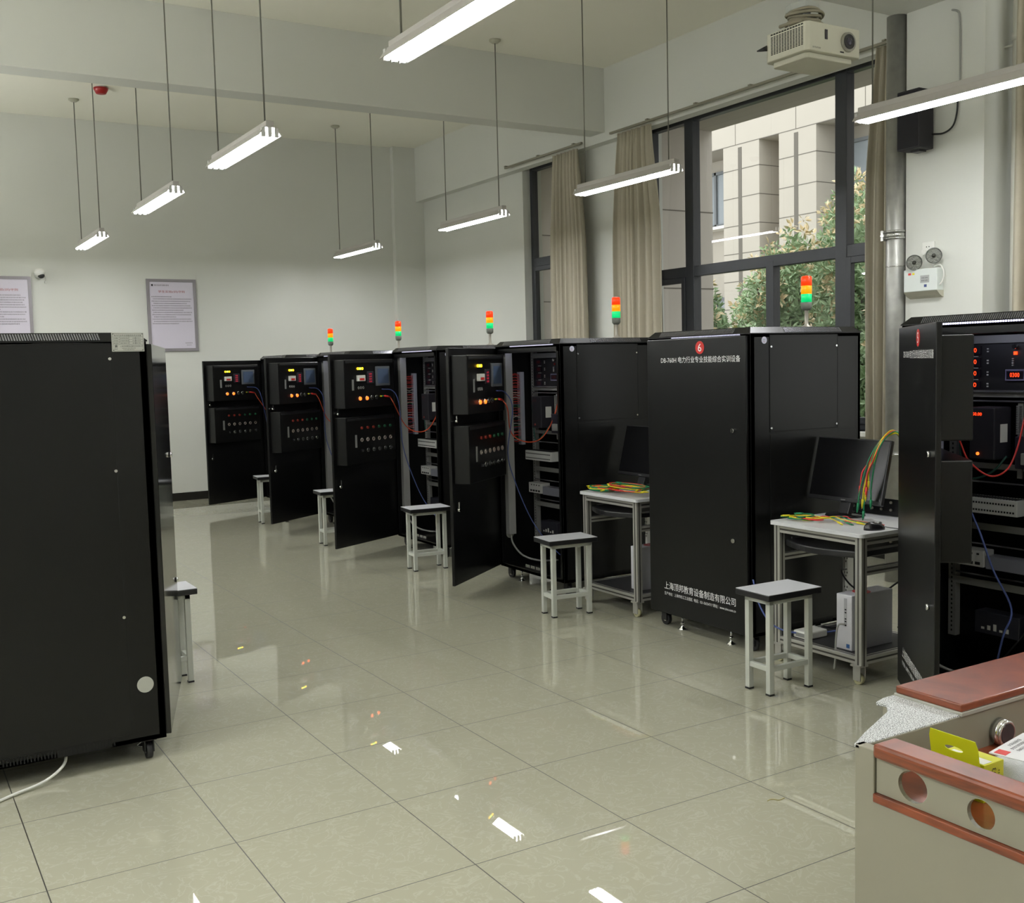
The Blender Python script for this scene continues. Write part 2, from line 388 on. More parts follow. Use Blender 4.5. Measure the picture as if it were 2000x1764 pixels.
for a, b in ((-1.95, -.25), (2.35, 4.2), (-6.1, -4.7)):
    for z0 in (4.68, 1.1):
        wf = MB(); z1 = z0+1.15 if z0 > 4 else z0+2.1
        for q in ((a, a+.06), (b-.06, b), ((a+b)/2-.03, (a+b)/2+.03)): wf.box(.70, .78, q[0], q[1], z0, z1)
        wf.box(.70, .78, a, b, z1-.06, z1); wf.box(.70, .78, a, b, z0, z0+.06)
        fr_ = wf.build('window', mat('facade_frame', '6c7073', .5), bl)
        B('pane', FGLASS, fr_, .74, .75, a, b, z0, z1)
        B('window_ledge', mat('white_ledge', 'e8e6e0', .6), bl, .55, .86, a, b, z0-.06, z0)
def tree(name, label, x, y, h, spread, n, seed, z0=.4):
    g = random.Random(seed); t = thing(name, label, 'tree', (x, y, -.3), 0, 'shrub trees outside the window')
    st = MB(); tips = []
    for k in range(9):
        a = g.uniform(0, 6.28); r = spread*g.uniform(.2, .9); hh = h*g.uniform(.55, 1)
        P = [V(0, 0, 0), V(.1*math.cos(a), .1*math.sin(a), .3*hh), V(r*.55*math.cos(a), r*.55*math.sin(a), .68*hh), V(r*math.cos(a), r*math.sin(a), hh)]
        st.tube(P, .013, 5, 5); tips += spline(P, 5)[7:]
    st.build('trunk', BARK, t)
    for nm_, mm, cnt, lo, big in (('foliage', LEAF, n, 0, .105), ('young_leaves', LEAF2, n//11, .5, .10)):
        lf = MB()
        nk = cnt//9
        for k in range(nk):
            rr = spread*math.sqrt(g.random()); a = g.uniform(0, 6.28)
            top = h*(1-.30*(rr/spread)**2)
            z = z0+(top-z0)*(g.random()**.8) if lo == 0 else top*g.uniform(.72, 1.05)
            c = V(rr*math.cos(a), rr*math.sin(a), z)
            for q in range(9):
                d = V(g.gauss(0, 1), g.gauss(0, 1), g.gauss(.35, .8)).normalized(); s_ = big*g.uniform(.7, 1.25)
                u = d.orthogonal().normalized(); u = (Matrix.Rotation(g.uniform(0, 6.28), 3, d) @ u); w_ = s_*.19
                b0 = c+d*.02; nn = d.cross(u)*s_*.06
                lf.add([b0, b0+d*s_*.5+u*w_+nn, b0+d*s_, b0+d*s_*.5-u*w_+nn], [(0, 1, 2, 3)])
        lf.build(nm_, mm, t, fix=False)
tree('shrub_tree', 'leafy shrub tree nearest the wing wall outside the window', 8.9, 7.45, 3.25, .60, 12000, 1)
tree('shrub_tree', 'low bushy shrub outside behind the far cabinet light tower', 9.7, 6.2, 3.60, .58, 12000, 2)
tree('shrub_tree', 'tallest shrub tree outside, topped with peach-coloured young leaves', 11.2, 6.5, 4.5, .60, 12000, 3)
tree('shrub_tree', 'leafy shrub tree farthest back, against the stone-clad building', 12.9, 9.6, 3.9, .85, 16000, 6)
tree('shrub_tree', 'shrub tree outside the narrow right-hand window light', 9.5, 4.85, 3.85, .66, 11000, 4)
tree('shrub_tree', 'shrub tree outside beside the window curtain by the pipe', 9.0, 3.5, 3.4, .70, 7000, 5)

# curtains + rails ----------------------------------------
def curtain(label, y0, y1, yb0, yb1, x, z0, z1, folds, seed):
    g = random.Random(seed); ph = [g.uniform(-.4, .4) for _ in range(folds*2+2)]; NU, NZ = folds*10, 22; vs = []
    for k in range(NZ+1):
        t = k/NZ; z = z1+(z0-z1)*t
        e = min(1, t*3.2); e = e*e*(3-2*e)
        a = y0+(yb0-y0)*e; b = y1+(yb1-y1)*e
        for i in range(NU+1):
            s_ = i/NU; q = s_*folds*2*math.pi
            wv = math.sin(q+ph[int(s_*folds)]*math.sin(t*3+1))+.35*math.sin(2.3*q+ph[int(s_*folds)]*5+t)
            amp = .030+.022*math.sin(t*2.2)*abs(math.cos(q*.37))
            if t < .07: amp *= .5+.5*t/.07
            vs.append((x+amp*wv, a+(b-a)*(s_+.012*math.sin(q*2+ph[1]))+.012*math.sin(t*5+i*.2)*t, z))
    fs = [(k*(NU+1)+i, k*(NU+1)+i+1, (k+1)*(NU+1)+i+1, (k+1)*(NU+1)+i) for k in range(NZ) for i in range(NU)]
    o = MB().add(vs, fs, True).build('curtain', CURT); m_ = o.modifiers.new('thick', 'SOLIDIFY'); m_.thickness = .004
    return tag(o, label, 'curtain', 'beige window curtains')
curtain('beige curtain hanging over the right side of the far narrow window', 5.33, 5.80, 5.24, 5.86, 5.62, .35, 3.86, 6, 1)
curtain('beige curtain at the left side of the large window behind a light tower', 4.10, 4.62, 3.99, 4.69, 5.62, .35, 3.87, 7, 2)
curtain('beige curtain gathered between the large window and the galvanised pipe', 1.235, 1.42, 1.18, 1.50, 5.62, .35, 3.88, 4, 3)
curtain('dark edge of a curtain beyond the white pipe at the right picture border', -.45, .075, -.5, .07, 5.30, .35, 3.85, 6, 4)
for i, (a, b, lb) in enumerate(((5.25, 6.82, 'thin metal curtain rail above the far narrow window'), (1.20, 4.75, 'long metal curtain rail above the large window'))):
    t = thing('curtain_rail', lb, 'curtain rail', (5.62, (a+b)/2, 3.89)); h = (b-a)/2
    MB().box(-.014, .014, -h, h, 0, .022).build('rail', mat('rail_metal', '8f8b7c', .45, metal=.4), t, .003)
    k = -h+.15
    while k < h: MB().box(-.018, .085, k-.015, k+.015, .022, .034).build('bracket', mat('rail_metal', '8f8b7c', .45), t); k += .7

# pipes ----------------------------------------------------
t = thing('galvanised_pipe', 'wide galvanised steel pipe standing beside the pillar from floor to beam', 'pipe', (5.2, .90, 0))
MB().cyl((0, 0, 0), (0, 0, 3.90), .068, 28).build('pipe', GALV, t)
cl = MB()
for z in (2.40, 2.445): cl.cyl((0, 0, z), (0, 0, z+.014), .077, 28)
cl.cyl((0, 0, 2.405), (0, 0, 2.45), .073, 28); MB().cyl((0, 0, 2.21), (0, 0, 2.216), .0705, 28).build('joint_ring', CLAMP, t); MB().cyl((0, 0, .9), (0, 0, .914), .077, 28).build('clamp', CLAMP, t)
MB().box(-.1, -.055, .03, .05, 2.39, 2.46).build('clamp_lug', CLAMP, t)
cl.build('clamp', CLAMP, t)
MB().cyl((-.105, .035, 2.425), (-.06, .045, 2.425), .013, 6).build('bolt', CLAMP, t)
t = thing('white_pipe', 'slim white plastic pipe running up beside the pillar', 'pipe', (5.44, .150, 0))
MB().cyl((0, 0, 0), (0, 0, ZC), .040, 20).build('pipe', WPIPE, t)
for z in (3.58, 1.8): MB().cyl((0, 0, z), (0, 0, z+.05), .046, 20).build('collar', WPIPE, t)
MB().cyl((-.005, .0, 3.56), (-.05, .09, 3.545), .008, 8).build('pipe_bracket', WPIPE, t)

# lights ---------------------------------------------------
def ceiling_light(label, x, y0, y1, group='suspended fluorescent lamps', bare=False):
    t = thing('pendant_lamp', label, 'ceiling lamp', (x, (y0+y1)/2, 3.0), 0, group); h = (y1-y0)/2
    # reflector shell, open below
    if not bare:
        pr = [(-.070, -.006), (-.036, .044), (.036, .044), (.070, -.006), (.067, -.008), (.033, .039), (-.033, .039), (-.067, -.008)]
        MB().prism(pr, -h, h, 'y').build('reflector', REFL, t)
    MB().box(-.024, .024, -h, h, .044, .078).build('gear_box', REFL, t, .004)
    for q in (-.040, 0, .040):
        MB().cyl((q, -h+.02, 0.0), (q, h-.02, 0.0), .0145, 14).build('tube', FILLTUBEM if bare else TUBEM, t)
    for e in (-1, 1):
        for q in (-.040, 0, .040):
            MB().box(q-.012, q+.012, e*(h-.012)-.010, e*(h-.012)+.010, -.015, .038).build('socket', mat('lamp_socket', 'c8c8c6', .4), t, .002)
    for e in (-1, 1):
        y = e*(h-.09)
        wr = MB().cyl((0, y, .085), (0, y, ZC-3.0-.01), .005, 6).build('suspension_wire', mat('wire', '6a695f', .5), t)
        rs = MB().lathe([(.055, 0), (.055, -.012), (.03, -.03), (.012, -.034)], (0, y, ZC-3.0), 18)
        rs.build('ceiling_rose', mat('ceiling_rose_metal', 'b0ae9c', .5), wr)
LX, RX = 1.165, 4.21
ceiling_light('farthest pendant lamp of the left row, near the back wall', LX, 7.33, 8.58)
ceiling_light('second farthest pendant lamp of the left row', LX, 4.35, 5.62)
ceiling_light('pendant lamp of the left row with both ends in view, nearest such one', LX, 2.12, 3.28)
ceiling_light('large bright pendant lamp cut off by the top of the picture', LX, -.85, .40)
ceiling_light('farthest pendant lamp of the right row, before the corner', RX, 7.38, 8.62)
ceiling_light('middle pendant lamp of the right row, before the back bay wall', RX, 4.52, 5.76)
ceiling_light('pendant lamp hanging in front of the two tall windows', RX, 2.05, 3.30)
ceiling_light('pendant lamp crossing in front of the black loudspeaker', RX, -.88, .36)
for x in (-1.9, -3.7):  # unseen rows without reflectors, added to throw light up at the ceiling
    for y in (7.35, 4.5, 2.1, -.85, -3.6): ceiling_light('unseen bare fill lamp added to brighten the ceiling, outside the left picture border', x, y, y+1.24, 'added bare fill lamps', True)
for x in (LX, RX):  # more added fill lamps, out of view at the camera end
    for y in (-5.2, -3.25) if x > 2 else (-5.2,): ceiling_light('unseen bare fill lamp added to brighten the ceiling, over the camera end', x, y, y+1.24, 'added bare fill lamps', True)

# ------------------------------------------------------------------ wall things
def poster(label, x0, x1, z0, z1, right=True, seed=1):
    t = thing('wall_poster', label, 'poster', ((x0+x1)/2, YB, z0), 0, 'framed rule posters'); w_, h = x1-x0, z1-z0
    f = MB(); q = .035
    for a in ((-w_/2, -w_/2+q, 0, h), (w_/2-q, w_/2, 0, h), (-w_/2+q, w_/2-q, 0, q), (-w_/2+q, w_/2-q, h-q, h)): f.box(a[0], a[1], -.022, -.002, a[2], a[3])
    f.build('poster_frame', mat('poster_frame_grey', '8d888c', .4, metal=.3), t)
    B('poster_sheet', mat('poster_paper', 'cfc9d6', .28, bump=.35, bscale=7), t, -w_/2+.01, w_/2-.01, -.014, -.002, .01, h-.01)
    R_, U_ = (1, 0, 0), (0, 0, 1); yy = -.0155
    T = MB(); text(T, '学生实验(训)守则', (0, yy, h-.155), R_, U_, .32, .032); T.build('poster_title', TEXTR, t)
    T = MB(); marks(T, (-w_/2+.19, yy, h-.075), R_, U_, .2, .018, seed); T.box(-w_/2+.06, -w_/2+.08, yy-.0005, yy, h-.087, h-.063)
    z = h-.215; g = random.Random(seed)
    for k in range(13):
        ln = w_*(.8 if k % 3 else .35 + .4*g.random()); T2 = -w_/2+.055+ln/2+(0.02 if k % 2 else 0)
        marks(T, (min(T2, w_/2-.05-ln/2), yy, z), R_, U_, ln, .0125, seed*50+k); z -= .0275
    marks(T, (w_/2-.11, yy, .10), R_, U_, .1, .011, seed+9); marks(T, (w_/2-.11, yy, .075), R_, U_, .07, .010, seed+8)
    T.build('poster_print', TEXTK, t)
poster('framed rules poster on the back wall beside the open cabinets', 2.04, 2.64, 1.87, 2.755, seed=1)
poster('framed rules poster cut by the left picture border, next to the camera dome', .14, .745, 1.87, 2.755, seed=2)
t = thing('dome_camera', 'white dome security camera on the back wall between the posters', 'camera', (.84, YB, 2.78))
MB().cyl((0, 0, 0), (0, -.05, 0), .05, 20).build('mount', WHITE, t)
MB().sphere((0, -.07, .02), .062, 18, (1, 1, .8)).build('housing', WHITE, t)
MB().sphere((.012, -.085, -.018), .038, 16, (1, 1, .85)).build('lens_dome', BLKP, t)
MB().tube([(.05, -.02, .0), (.07, -.02, -.03), (.062, -.02, -.09)], .004, 6).build('cable', CABLE['white'], t)
MB().cyl((.062, -.02, -.1), (.062, -.02, -.075), .011, 8).build('cable_plug', WHITE, t)
t = thing('fire_alarm', 'red smoke alarm fixed to the ceiling behind the cross beam', 'alarm', (1.33, 7.85, ZC))
MB().lathe([(.062, 0), (.062, -.012)], (0, 0, 0), 20).build('base', WHITE, t)
MB().lathe([(.075, -.012), (.072, -.03), (.05, -.07), (.03, -.075)], (0, 0, 0), 20).build('housing', mat('alarm_red', '9c1a1c', .35), t)

# pillar things
PX = 5.20
t = thing('loudspeaker', 'black wedge loudspeaker on the pillar behind the pendant lamp', 'loudspeaker', (PX, .66, 2.955))
MB().prism([(-.035, -.085), (-.035, .055), (-.075, .09), (-.183, .09), (-.183, .08), (-.183, -.085)], 0, .385, 'z').build('cabinet', mat('speaker_black', '1b191f', .55, bump=.1, bscale=300), t, .006)
MB().box(-.186, -.183, -.078, .084, .012, .373).build('front_grille', mat('speaker_cloth', '17151c', .8), t)
MB().box(-.04, 0, -.05, .03, .12, .22).build('wall_bracket', BLKP, t)
MB().box(-.12, -.05, -.04, .03, -.012, 0).build('base_bracket', BLKP, t)
t = tag(MB().tube([(PX-.05, .575, 3.05), (PX-.03, .50, 3.045), (PX-.02, .44, 3.08), (PX-.015, .415, 3.16), (PX-.012, .41, 3.28)], .006, 6).build('speaker_cable', CABLE['black']), 'thin black cable looping from the loudspeaker up the pillar', 'cable')
t = tag(MB().tube([(PX-.008, .40, 3.30), (PX-.008, .40, 3.5), (PX-.008, .405, 3.75), (PX-.010, .42, 3.80), (PX-.012, .46, 3.82)], .006, 6, 4).build('wall_cable', CABLE['grey']), 'thin cable running up the pillar above the loudspeaker', 'cable')
t = thing('power_socket', 'white wall socket with a plug on the pillar above the emergency light', 'socket', (PX, .63, 2.31))
B('plate', WHITE, t, -.012, 0, -.048, .048, -.045, .045, .004)
s_ = MB()
for q in (-.008, .012): s_.cyl((-.0135, q, .012), (-.012, q, .012), .004, 8)
s_.build('socket_hole', DARK, t)
MB().cyl((-.012, .01, -.02), (-.045, .01, -.022), .018, 10).build('plug', WHITE, t)
t = thing('emergency_light', 'white emergency light box with two round lamp heads on the pillar', 'emergency light', (PX, .66, 2.025))
B('battery_box', mat('emergency_white', 'd4dad6', .4), t, -.07, 0, -.145, .12, .0, .15, .005)
MB().prism([(-.07, 0), (0, 0), (0, -.045), (-.035, -.03)], -.145, .12, 'y').build('bottom_tray', mat('tray_beige', 'b5b2a2', .5), t)
B('label_plate', mat('label_grey', 'a9abaa', .5), t, -.0715, -.07, -.085, -.015, .055, .105)
x_ = MB(); marks(x_, (-.0722, -.05, .088), (0, -1, 0), (0, 0, 1), .05, .008, 5); marks(x_, (-.0722, -.05, .070), (0, -1, 0), (0, 0, 1), .05, .008, 6); x_.build('label_print', TEXTK, t)
B('red_sticker', RED, t, -.0715, -.07, .06, .082, .113, .127); B('yellow_sticker', CABLE['yellow'], t, -.0715, -.07, .032, .05, .113, .127)
B('blue_sticker', mat('sticker_blue', '4a5a90', .5), t, -.0715, -.07, -.065, -.045, .026, .044)
for y, z in ((.055, .200), (-.10, .232)):
    o0 = V(-.05, y, z); dd_ = V(-.72, -.66, -.12).normalized()
    hd = MB().cyl(o0, o0+dd_*.035, .034, 20, .052).build('lamp_head', mat('lamp_head_white', 'cfd2ca', .4), t)
    MB().cyl(o0+dd_*.035, o0+dd_*.042, .050, 24, .047).build('reflector', mat('lamp_reflector_chrome', 'b9bbb6', .18, metal=.8, bump=.12, bscale=60), hd)
    MB().sphere(o0+dd_*.044, .014, 10).build('bulb', mat('bulb_grey', '4b4b46', .2, metal=.6), hd)
    MB().ring(o0+dd_*.042, dd_, .049, .0035, 24, 6).build('head_rim', mat('rim_dark', '5f615c', .3, metal=.5), hd)
    MB().cyl((-.035, y, .15), (-.05, y, z-.03), .010, 8).build('neck', WHITE, t)
MB().tube([(-.04, -.10, .16), (-.045, -.15, .165), (-.04, -.175, .12), (-.04, -.165, .06), (-.045, -.148, .035)], .006, 6).build('cable', CABLE['white'], t)

# projector
t = thing('projector', 'white ceiling projector with vented side and round lens', 'projector', (3.49, .10, 3.235))
PW = mat('projector_white', 'c6c4b4', .5)
bd = MB(); bd.prism([(0.02, .0), (.0, .02), (0, .30), (.03, .33), (.40, .33), (.43, .30), (.43, .02), (.41, 0)], .03, .185, 'z')
bd.prism([(0.05, .03), (.03, .05), (.03, .28), (.05, .30), (.38, .30), (.40, .28), (.40, .05), (.38, .03)], .0, .03, 'z')
bd.build('body', PW, t, .006)
v_ = MB()
for i in range(12):
    for j in range(13):
        y = .03+.0205*i; z = .062+.0078*j; v_.box(-.0015, .001, y, y+.013, z, z+.0042)
    v_.box(-.0015, .001, .03+.0205*i, .03+.0205*i+.015, .169, .176)
v_.build('side_vent', DARK, t)
ln = MB().cyl((.315, -.014, .105), (.315, .01, .105), .052, 28, .056).build('lens_ring', mat('lens_ring_grey', '8d8b80', .3, metal=.4), t)
MB().cyl((.312, -.018, .105), (.312, .0, .105), .040, 28).build('lens_barrel', mat('lens_black', '141016', .15), ln)
MB().sphere((.312, -.017, .105), .022, 14, (1, .35, 1)).build('lens_glass', mat('lens_glass', '2c2836', .05), ln)
B('infrared_window', mat('ir_dark', '241c24', .2), t, .135, .155, -.003, .001, .10, .152)
x_ = MB(); marks(x_, (.075, -.0008, .048), (1, 0, 0), (0, 0, 1), .07, .009, 3); x_.build('front_print', TEXTK, t)
B('release_slot', DARK, t, .255, .285, -.001, .001, .043, .05)
MB().box(.02, .20, .05, .24, .185, .192).box(.22, .41, .04, .08, .185, .195).build('mounting_plate', mat('mount_grey', '77776c', .5), t)
MB().prism([(.10, .10), (.20, .10), (.22, .20), (.20, .26), (.10, .26), (.08, .2)], .30, .34, 'z').build('mount_head', mat('mount_white', 'a9aba6', .5), t, .006)
MB().box(.13, .19, .15, .19, .192, ZC-3.235).build('mount_pole', mat('mount_white2', 'aeb2b2', .45), t, .006)
cb = MB()
for k in range(6):
    z = .205+.017*k; r = .10+.012*math.sin(k*2)
    cb.tube([V(.16+(r)*math.cos(a), .17+r*.8*math.sin(a), z+.006*math.sin(a*2+k)) for a in [2*math.pi*i/14 for i in range(15)]], .009, 6, 2)
cb.build('cable_coil', mat('coil_cable', '8a8472', .6), t)
MB().tube([(.09, .12, .22), (.03, .10, .205), (-.01, .13, .195), (.0, .2, .2)], .010, 6).build('cable', mat('coil_cable', '8a8472', .6), t)
MB().cyl((.0, .30, .11), (-.018, .36, .107), .016, 10, .004).build('rear_plug', BLKP, t)

# ------------------------------------------------------------------ training cabinets
HX, HY, Z0, Z1 = .425, .43, .09, 1.735
def caster(parent, x, y, r=.036, m_=BLKP, top=Z0, face=0):
    w_ = MB().cyl((x-.012, y, r), (x+.012, y, r), r, 18).build('castor', m_, parent)
    MB().cyl((x-.014, y, r), (x+.014, y, r), r*.42, 12).build('hub', CHROME, w_)
    fm = ALU if m_ is not BLKP else m_
    f = MB().box(x-.020, x-.015, y-.022, y+.022, r*.8, top-.008).box(x+.015, x+.020, y-.022, y+.022, r*.8, top-.008).box(x-.03, x+.03, y-.03, y+.03, top-.01, top)
    f.build('fork', fm, w_)
    return w_
def foot(parent, x, y, top=Z0):
    f = MB().lathe([(.028, 0), (.027, .006), (.010, .016), (.0105, .03), (.0105, .032)], (x, y, 0), 18).build('levelling_foot', CHROME, parent)
    MB().cyl((x, y, .03), (x, y, top), .0065, 10).build('threaded_stem', CHROME, f)
    MB().cyl((x, y, .034), (x, y, .045), .013, 6).build('nut', CHROME, f)
DW = .835
def door(parent, th, closed=False, number=None, full=True):
    d = MB().box(-.022, 0, -DW, 0, .10, 1.725).build('door', DOORGL if th and th < 30 else BLK, parent, .003)
    d.location = (-HX, HY-.012, 0); d.rotation_euler.z = -math.radians(th)
    for z in (1.216, .612):
        MB().cyl((-.022, -DW+.10, z), (-.034, -DW+.10, z), .012, 14).build('door_lock', CHROME, d)
    # lettering on the outer face
    R_, U_ = (0, -1, 0), (0, 0, 1); xf = -.0232
    if number:
        T = MB(); text(T, 'DB-760H 电力行业专业技能综合实训设备', (xf, -DW*.56+.005, 1.606), R_, U_, .665, .036); T.build('title_lettering', TEXTW, d)
        T = MB(); text(T, '上海顶邦教育设备制造有限公司', (xf, -.135-.305, .270), R_, U_, .61, .046)
        text(T, '生产地址：上海市松江工业园区  电话：021-56334717 网址：www.sino.com.cn', (xf, -.135-.305, .222), R_, U_, .61, .020)
        T.build('maker_lettering', TEXTW, d)
        cy_ = -DW*.565
        k_ = MB().cyl((-.022, cy_, 1.672), (-.0238, cy_, 1.672), .036, 32).build('number_disc', RED, d)
        T = MB(); text(T, number, (-.0242, cy_, 1.672), R_, U_, .029, .044); T.build('number', TEXTW, k_)
    if not closed:
        for z in (() if number else (1.228, .620)):
            MB().cyl((0, -DW+.055, z), (.03, -DW+.055, z), .012, 12).box(.016, .026, -DW+.050, -DW+.060, z-.005, z+.055 if z < 1 else z+.035).build('latch', CHROME, d)
        for z0, z1 in ((1.272, 1.675), (.80, 1.198)):
            MB().box(0, .12, -DW+.03, -.15, z0, z1).build('control_box', BLKP if False else BLK, d, .006)
        if full:
            YL = -DW+.03
            # inner face points +x; seen from inside the free edge is left: s runs from the free edge to the hinge
            def P(s, z, dx=0): return V(.12+dx, YL+s, z)
            RI, UI = (0, 1, 0), (0, 0, 1)
            zt = 1.675
            MB().box(.12, .124, YL+.02, YL+.64, zt-.03, zt-.012).build('box_lip', BLKP, d, .002)
            for k, mm in ((0, LEDY), (1, mat('led_green', '40e060', .3, emis='c8e84c', es=3)), (2, LEDY)):
                q = P(.175+.028*k, zt-.075); MB().cyl(q, q+V(.008, 0, 0), .010, 12).build('indicator_lamp', mm, d)
            t1 = B('relay', WHITE, d, .12, .145, YL+.155, YL+.245, zt-.18, zt-.13, .003)
            B('relay_lever', RED, t1, .145, .149, YL+.17, YL+.225, zt-.172, zt-.155)
            t2 = B('meter', mat('meter_case', '2c2a33', .35), d, .12, .132, YL+.285, YL+.37, zt-.20, zt-.10, .003)
            x_ = MB()
            for k in range(4): text(x_, '0.00', (.1325, YL+.325, zt-.122-.021*k), RI, UI, .035, .012)
            x_.build('meter_display', mat('led_red_dim', 'c03040', .3, emis='ff3048', es=.55), t2)
            t3 = B('touch_screen', mat('screen_bezel', '5f636a', .35), d, .12, .135, YL+.40, YL+.585, zt-.225, zt-.06, .004)
            B('screen', SCRN, t3, .135, .136, YL+.42, YL+.565, zt-.205, zt-.08)
            B('label_strip', GREY, d, .12, .1215, YL+.095, YL+.12, zt-.255, zt-.165)
            for k in range(3):
                q = P(.18+.03*k, zt-.235); MB().ring(q, (1, 0, 0), .009, .003, 14, 6).build('key_switch', GREY, d)
            for s_, mm in ((.185, LEDO), (.275, LEDO)):
                q = P(s_, zt-.325); b_ = MB().cyl(q, q+V(.016, 0, 0), .014, 16).build('push_button', mm, d)
                MB().ring(q+V(.006, 0, 0), (1, 0, 0), .0175, .004, 18, 6).build('button_ring', CHROME, b_)
            for s_ in (.35, .41):
                q = P(s_, zt-.32); b_ = MB().cyl(q, q+V(.02, 0, 0), .013, 14, .009).build('selector_switch', BLKP, d)
                MB().ring(q+V(.003, 0, 0), (1, 0, 0), .0165, .003, 16, 6).build('switch_ring', CHROME, b_)
            for s_, mm in ((.465, CABLE['yellow']), (.485, CABLE['green']), (.505, CABLE['red'])):
                q = P(s_, zt-.315); MB().cyl(q, q+V(.014, 0, 0), .006, 8).build('terminal', mm, d)
            z2 = 1.198
            MB().box(.12, .124, YL+.02, YL+.64, z2-.03, z2-.012).build('box_lip', BLKP, d, .002)
            for k in range(6):
                s_ = .195+.077*k
                q = P(s_, z2-.095); MB().cyl(q, q+V(.012, 0, 0), .0115, 14).build('push_button', REDB if k < 3 else GRNB, d)
                q = P(s_, z2-.195); b_ = MB().ring(q+V(.004, 0, 0), (1, 0, 0), .013, .0045, 18, 6).build('key_switch', mat('switch_brushed', 'b8aca4', .3, metal=.7), d)
                q = P(s_, z2-.285); b_ = MB().cyl(q, q+V(.024, 0, 0), .013, 14, .009).build('selector_switch', BLKP, d)
                if k > 0: MB().ring(q+V(.004, 0, 0), (1, 0, 0), .0155, .0028, 16, 6).build('switch_ring', CHROME, b_)
            B('label_strip', GREY, d, .12, .1215, YL+.11, YL+.135, z2-.255, z2-.15)
    return d
def doorpt(th, s, z, dx=.12):
    """cabinet-local place of a point on the inner face of the open door (s from the free edge)"""
    a = -math.radians(th); x, y = dx, -DW+.03+s
    return V(-HX+x*math.cos(a)-y*math.sin(a), HY-.012+x*math.sin(a)+y*math.cos(a), z)
def grille(parent, side, a, b, n):
    """row of louvres on the sloping cap edge; side: 'front', 'near', 'far'"""
    g = MB(); z0, z1 = 1.742, 1.768
    for k in range(n):
        c = a+(b-a)*(k+.5)/n; h = (b-a)/n*.30
        if side == 'front': g.add([(-HX-.0035, c-h, z0), (-HX-.0035, c+h, z0), (-HX+.0205, c+h+.004, z1), (-HX+.0205, c-h+.004, z1), (-HX+.004, c-h, z0), (-HX+.004, c+h, z0)], [(0, 1, 2, 3), (4, 5, 2, 3), (0, 3, 4), (1, 2, 5)])
        else:
            s_ = -1 if side == 'near' else 1; y0 = s_*(HY+.0035); y1 = s_*(HY-.0205)
            g.add([(c-h, y0, z0), (c+h, y0, z0), (c+h+.004, y1, z1), (c-h+.004, y1, z1), (c-h, y0-s_*.007, z0), (c+h, y0-s_*.007, z0)], [(0, 1, 2, 3), (4, 5, 2, 3), (0, 3, 4), (1, 2, 5)])
    return g.build('vent_louvre', mat('louvre_steel', '8a8a90', .25, metal=.8), parent)
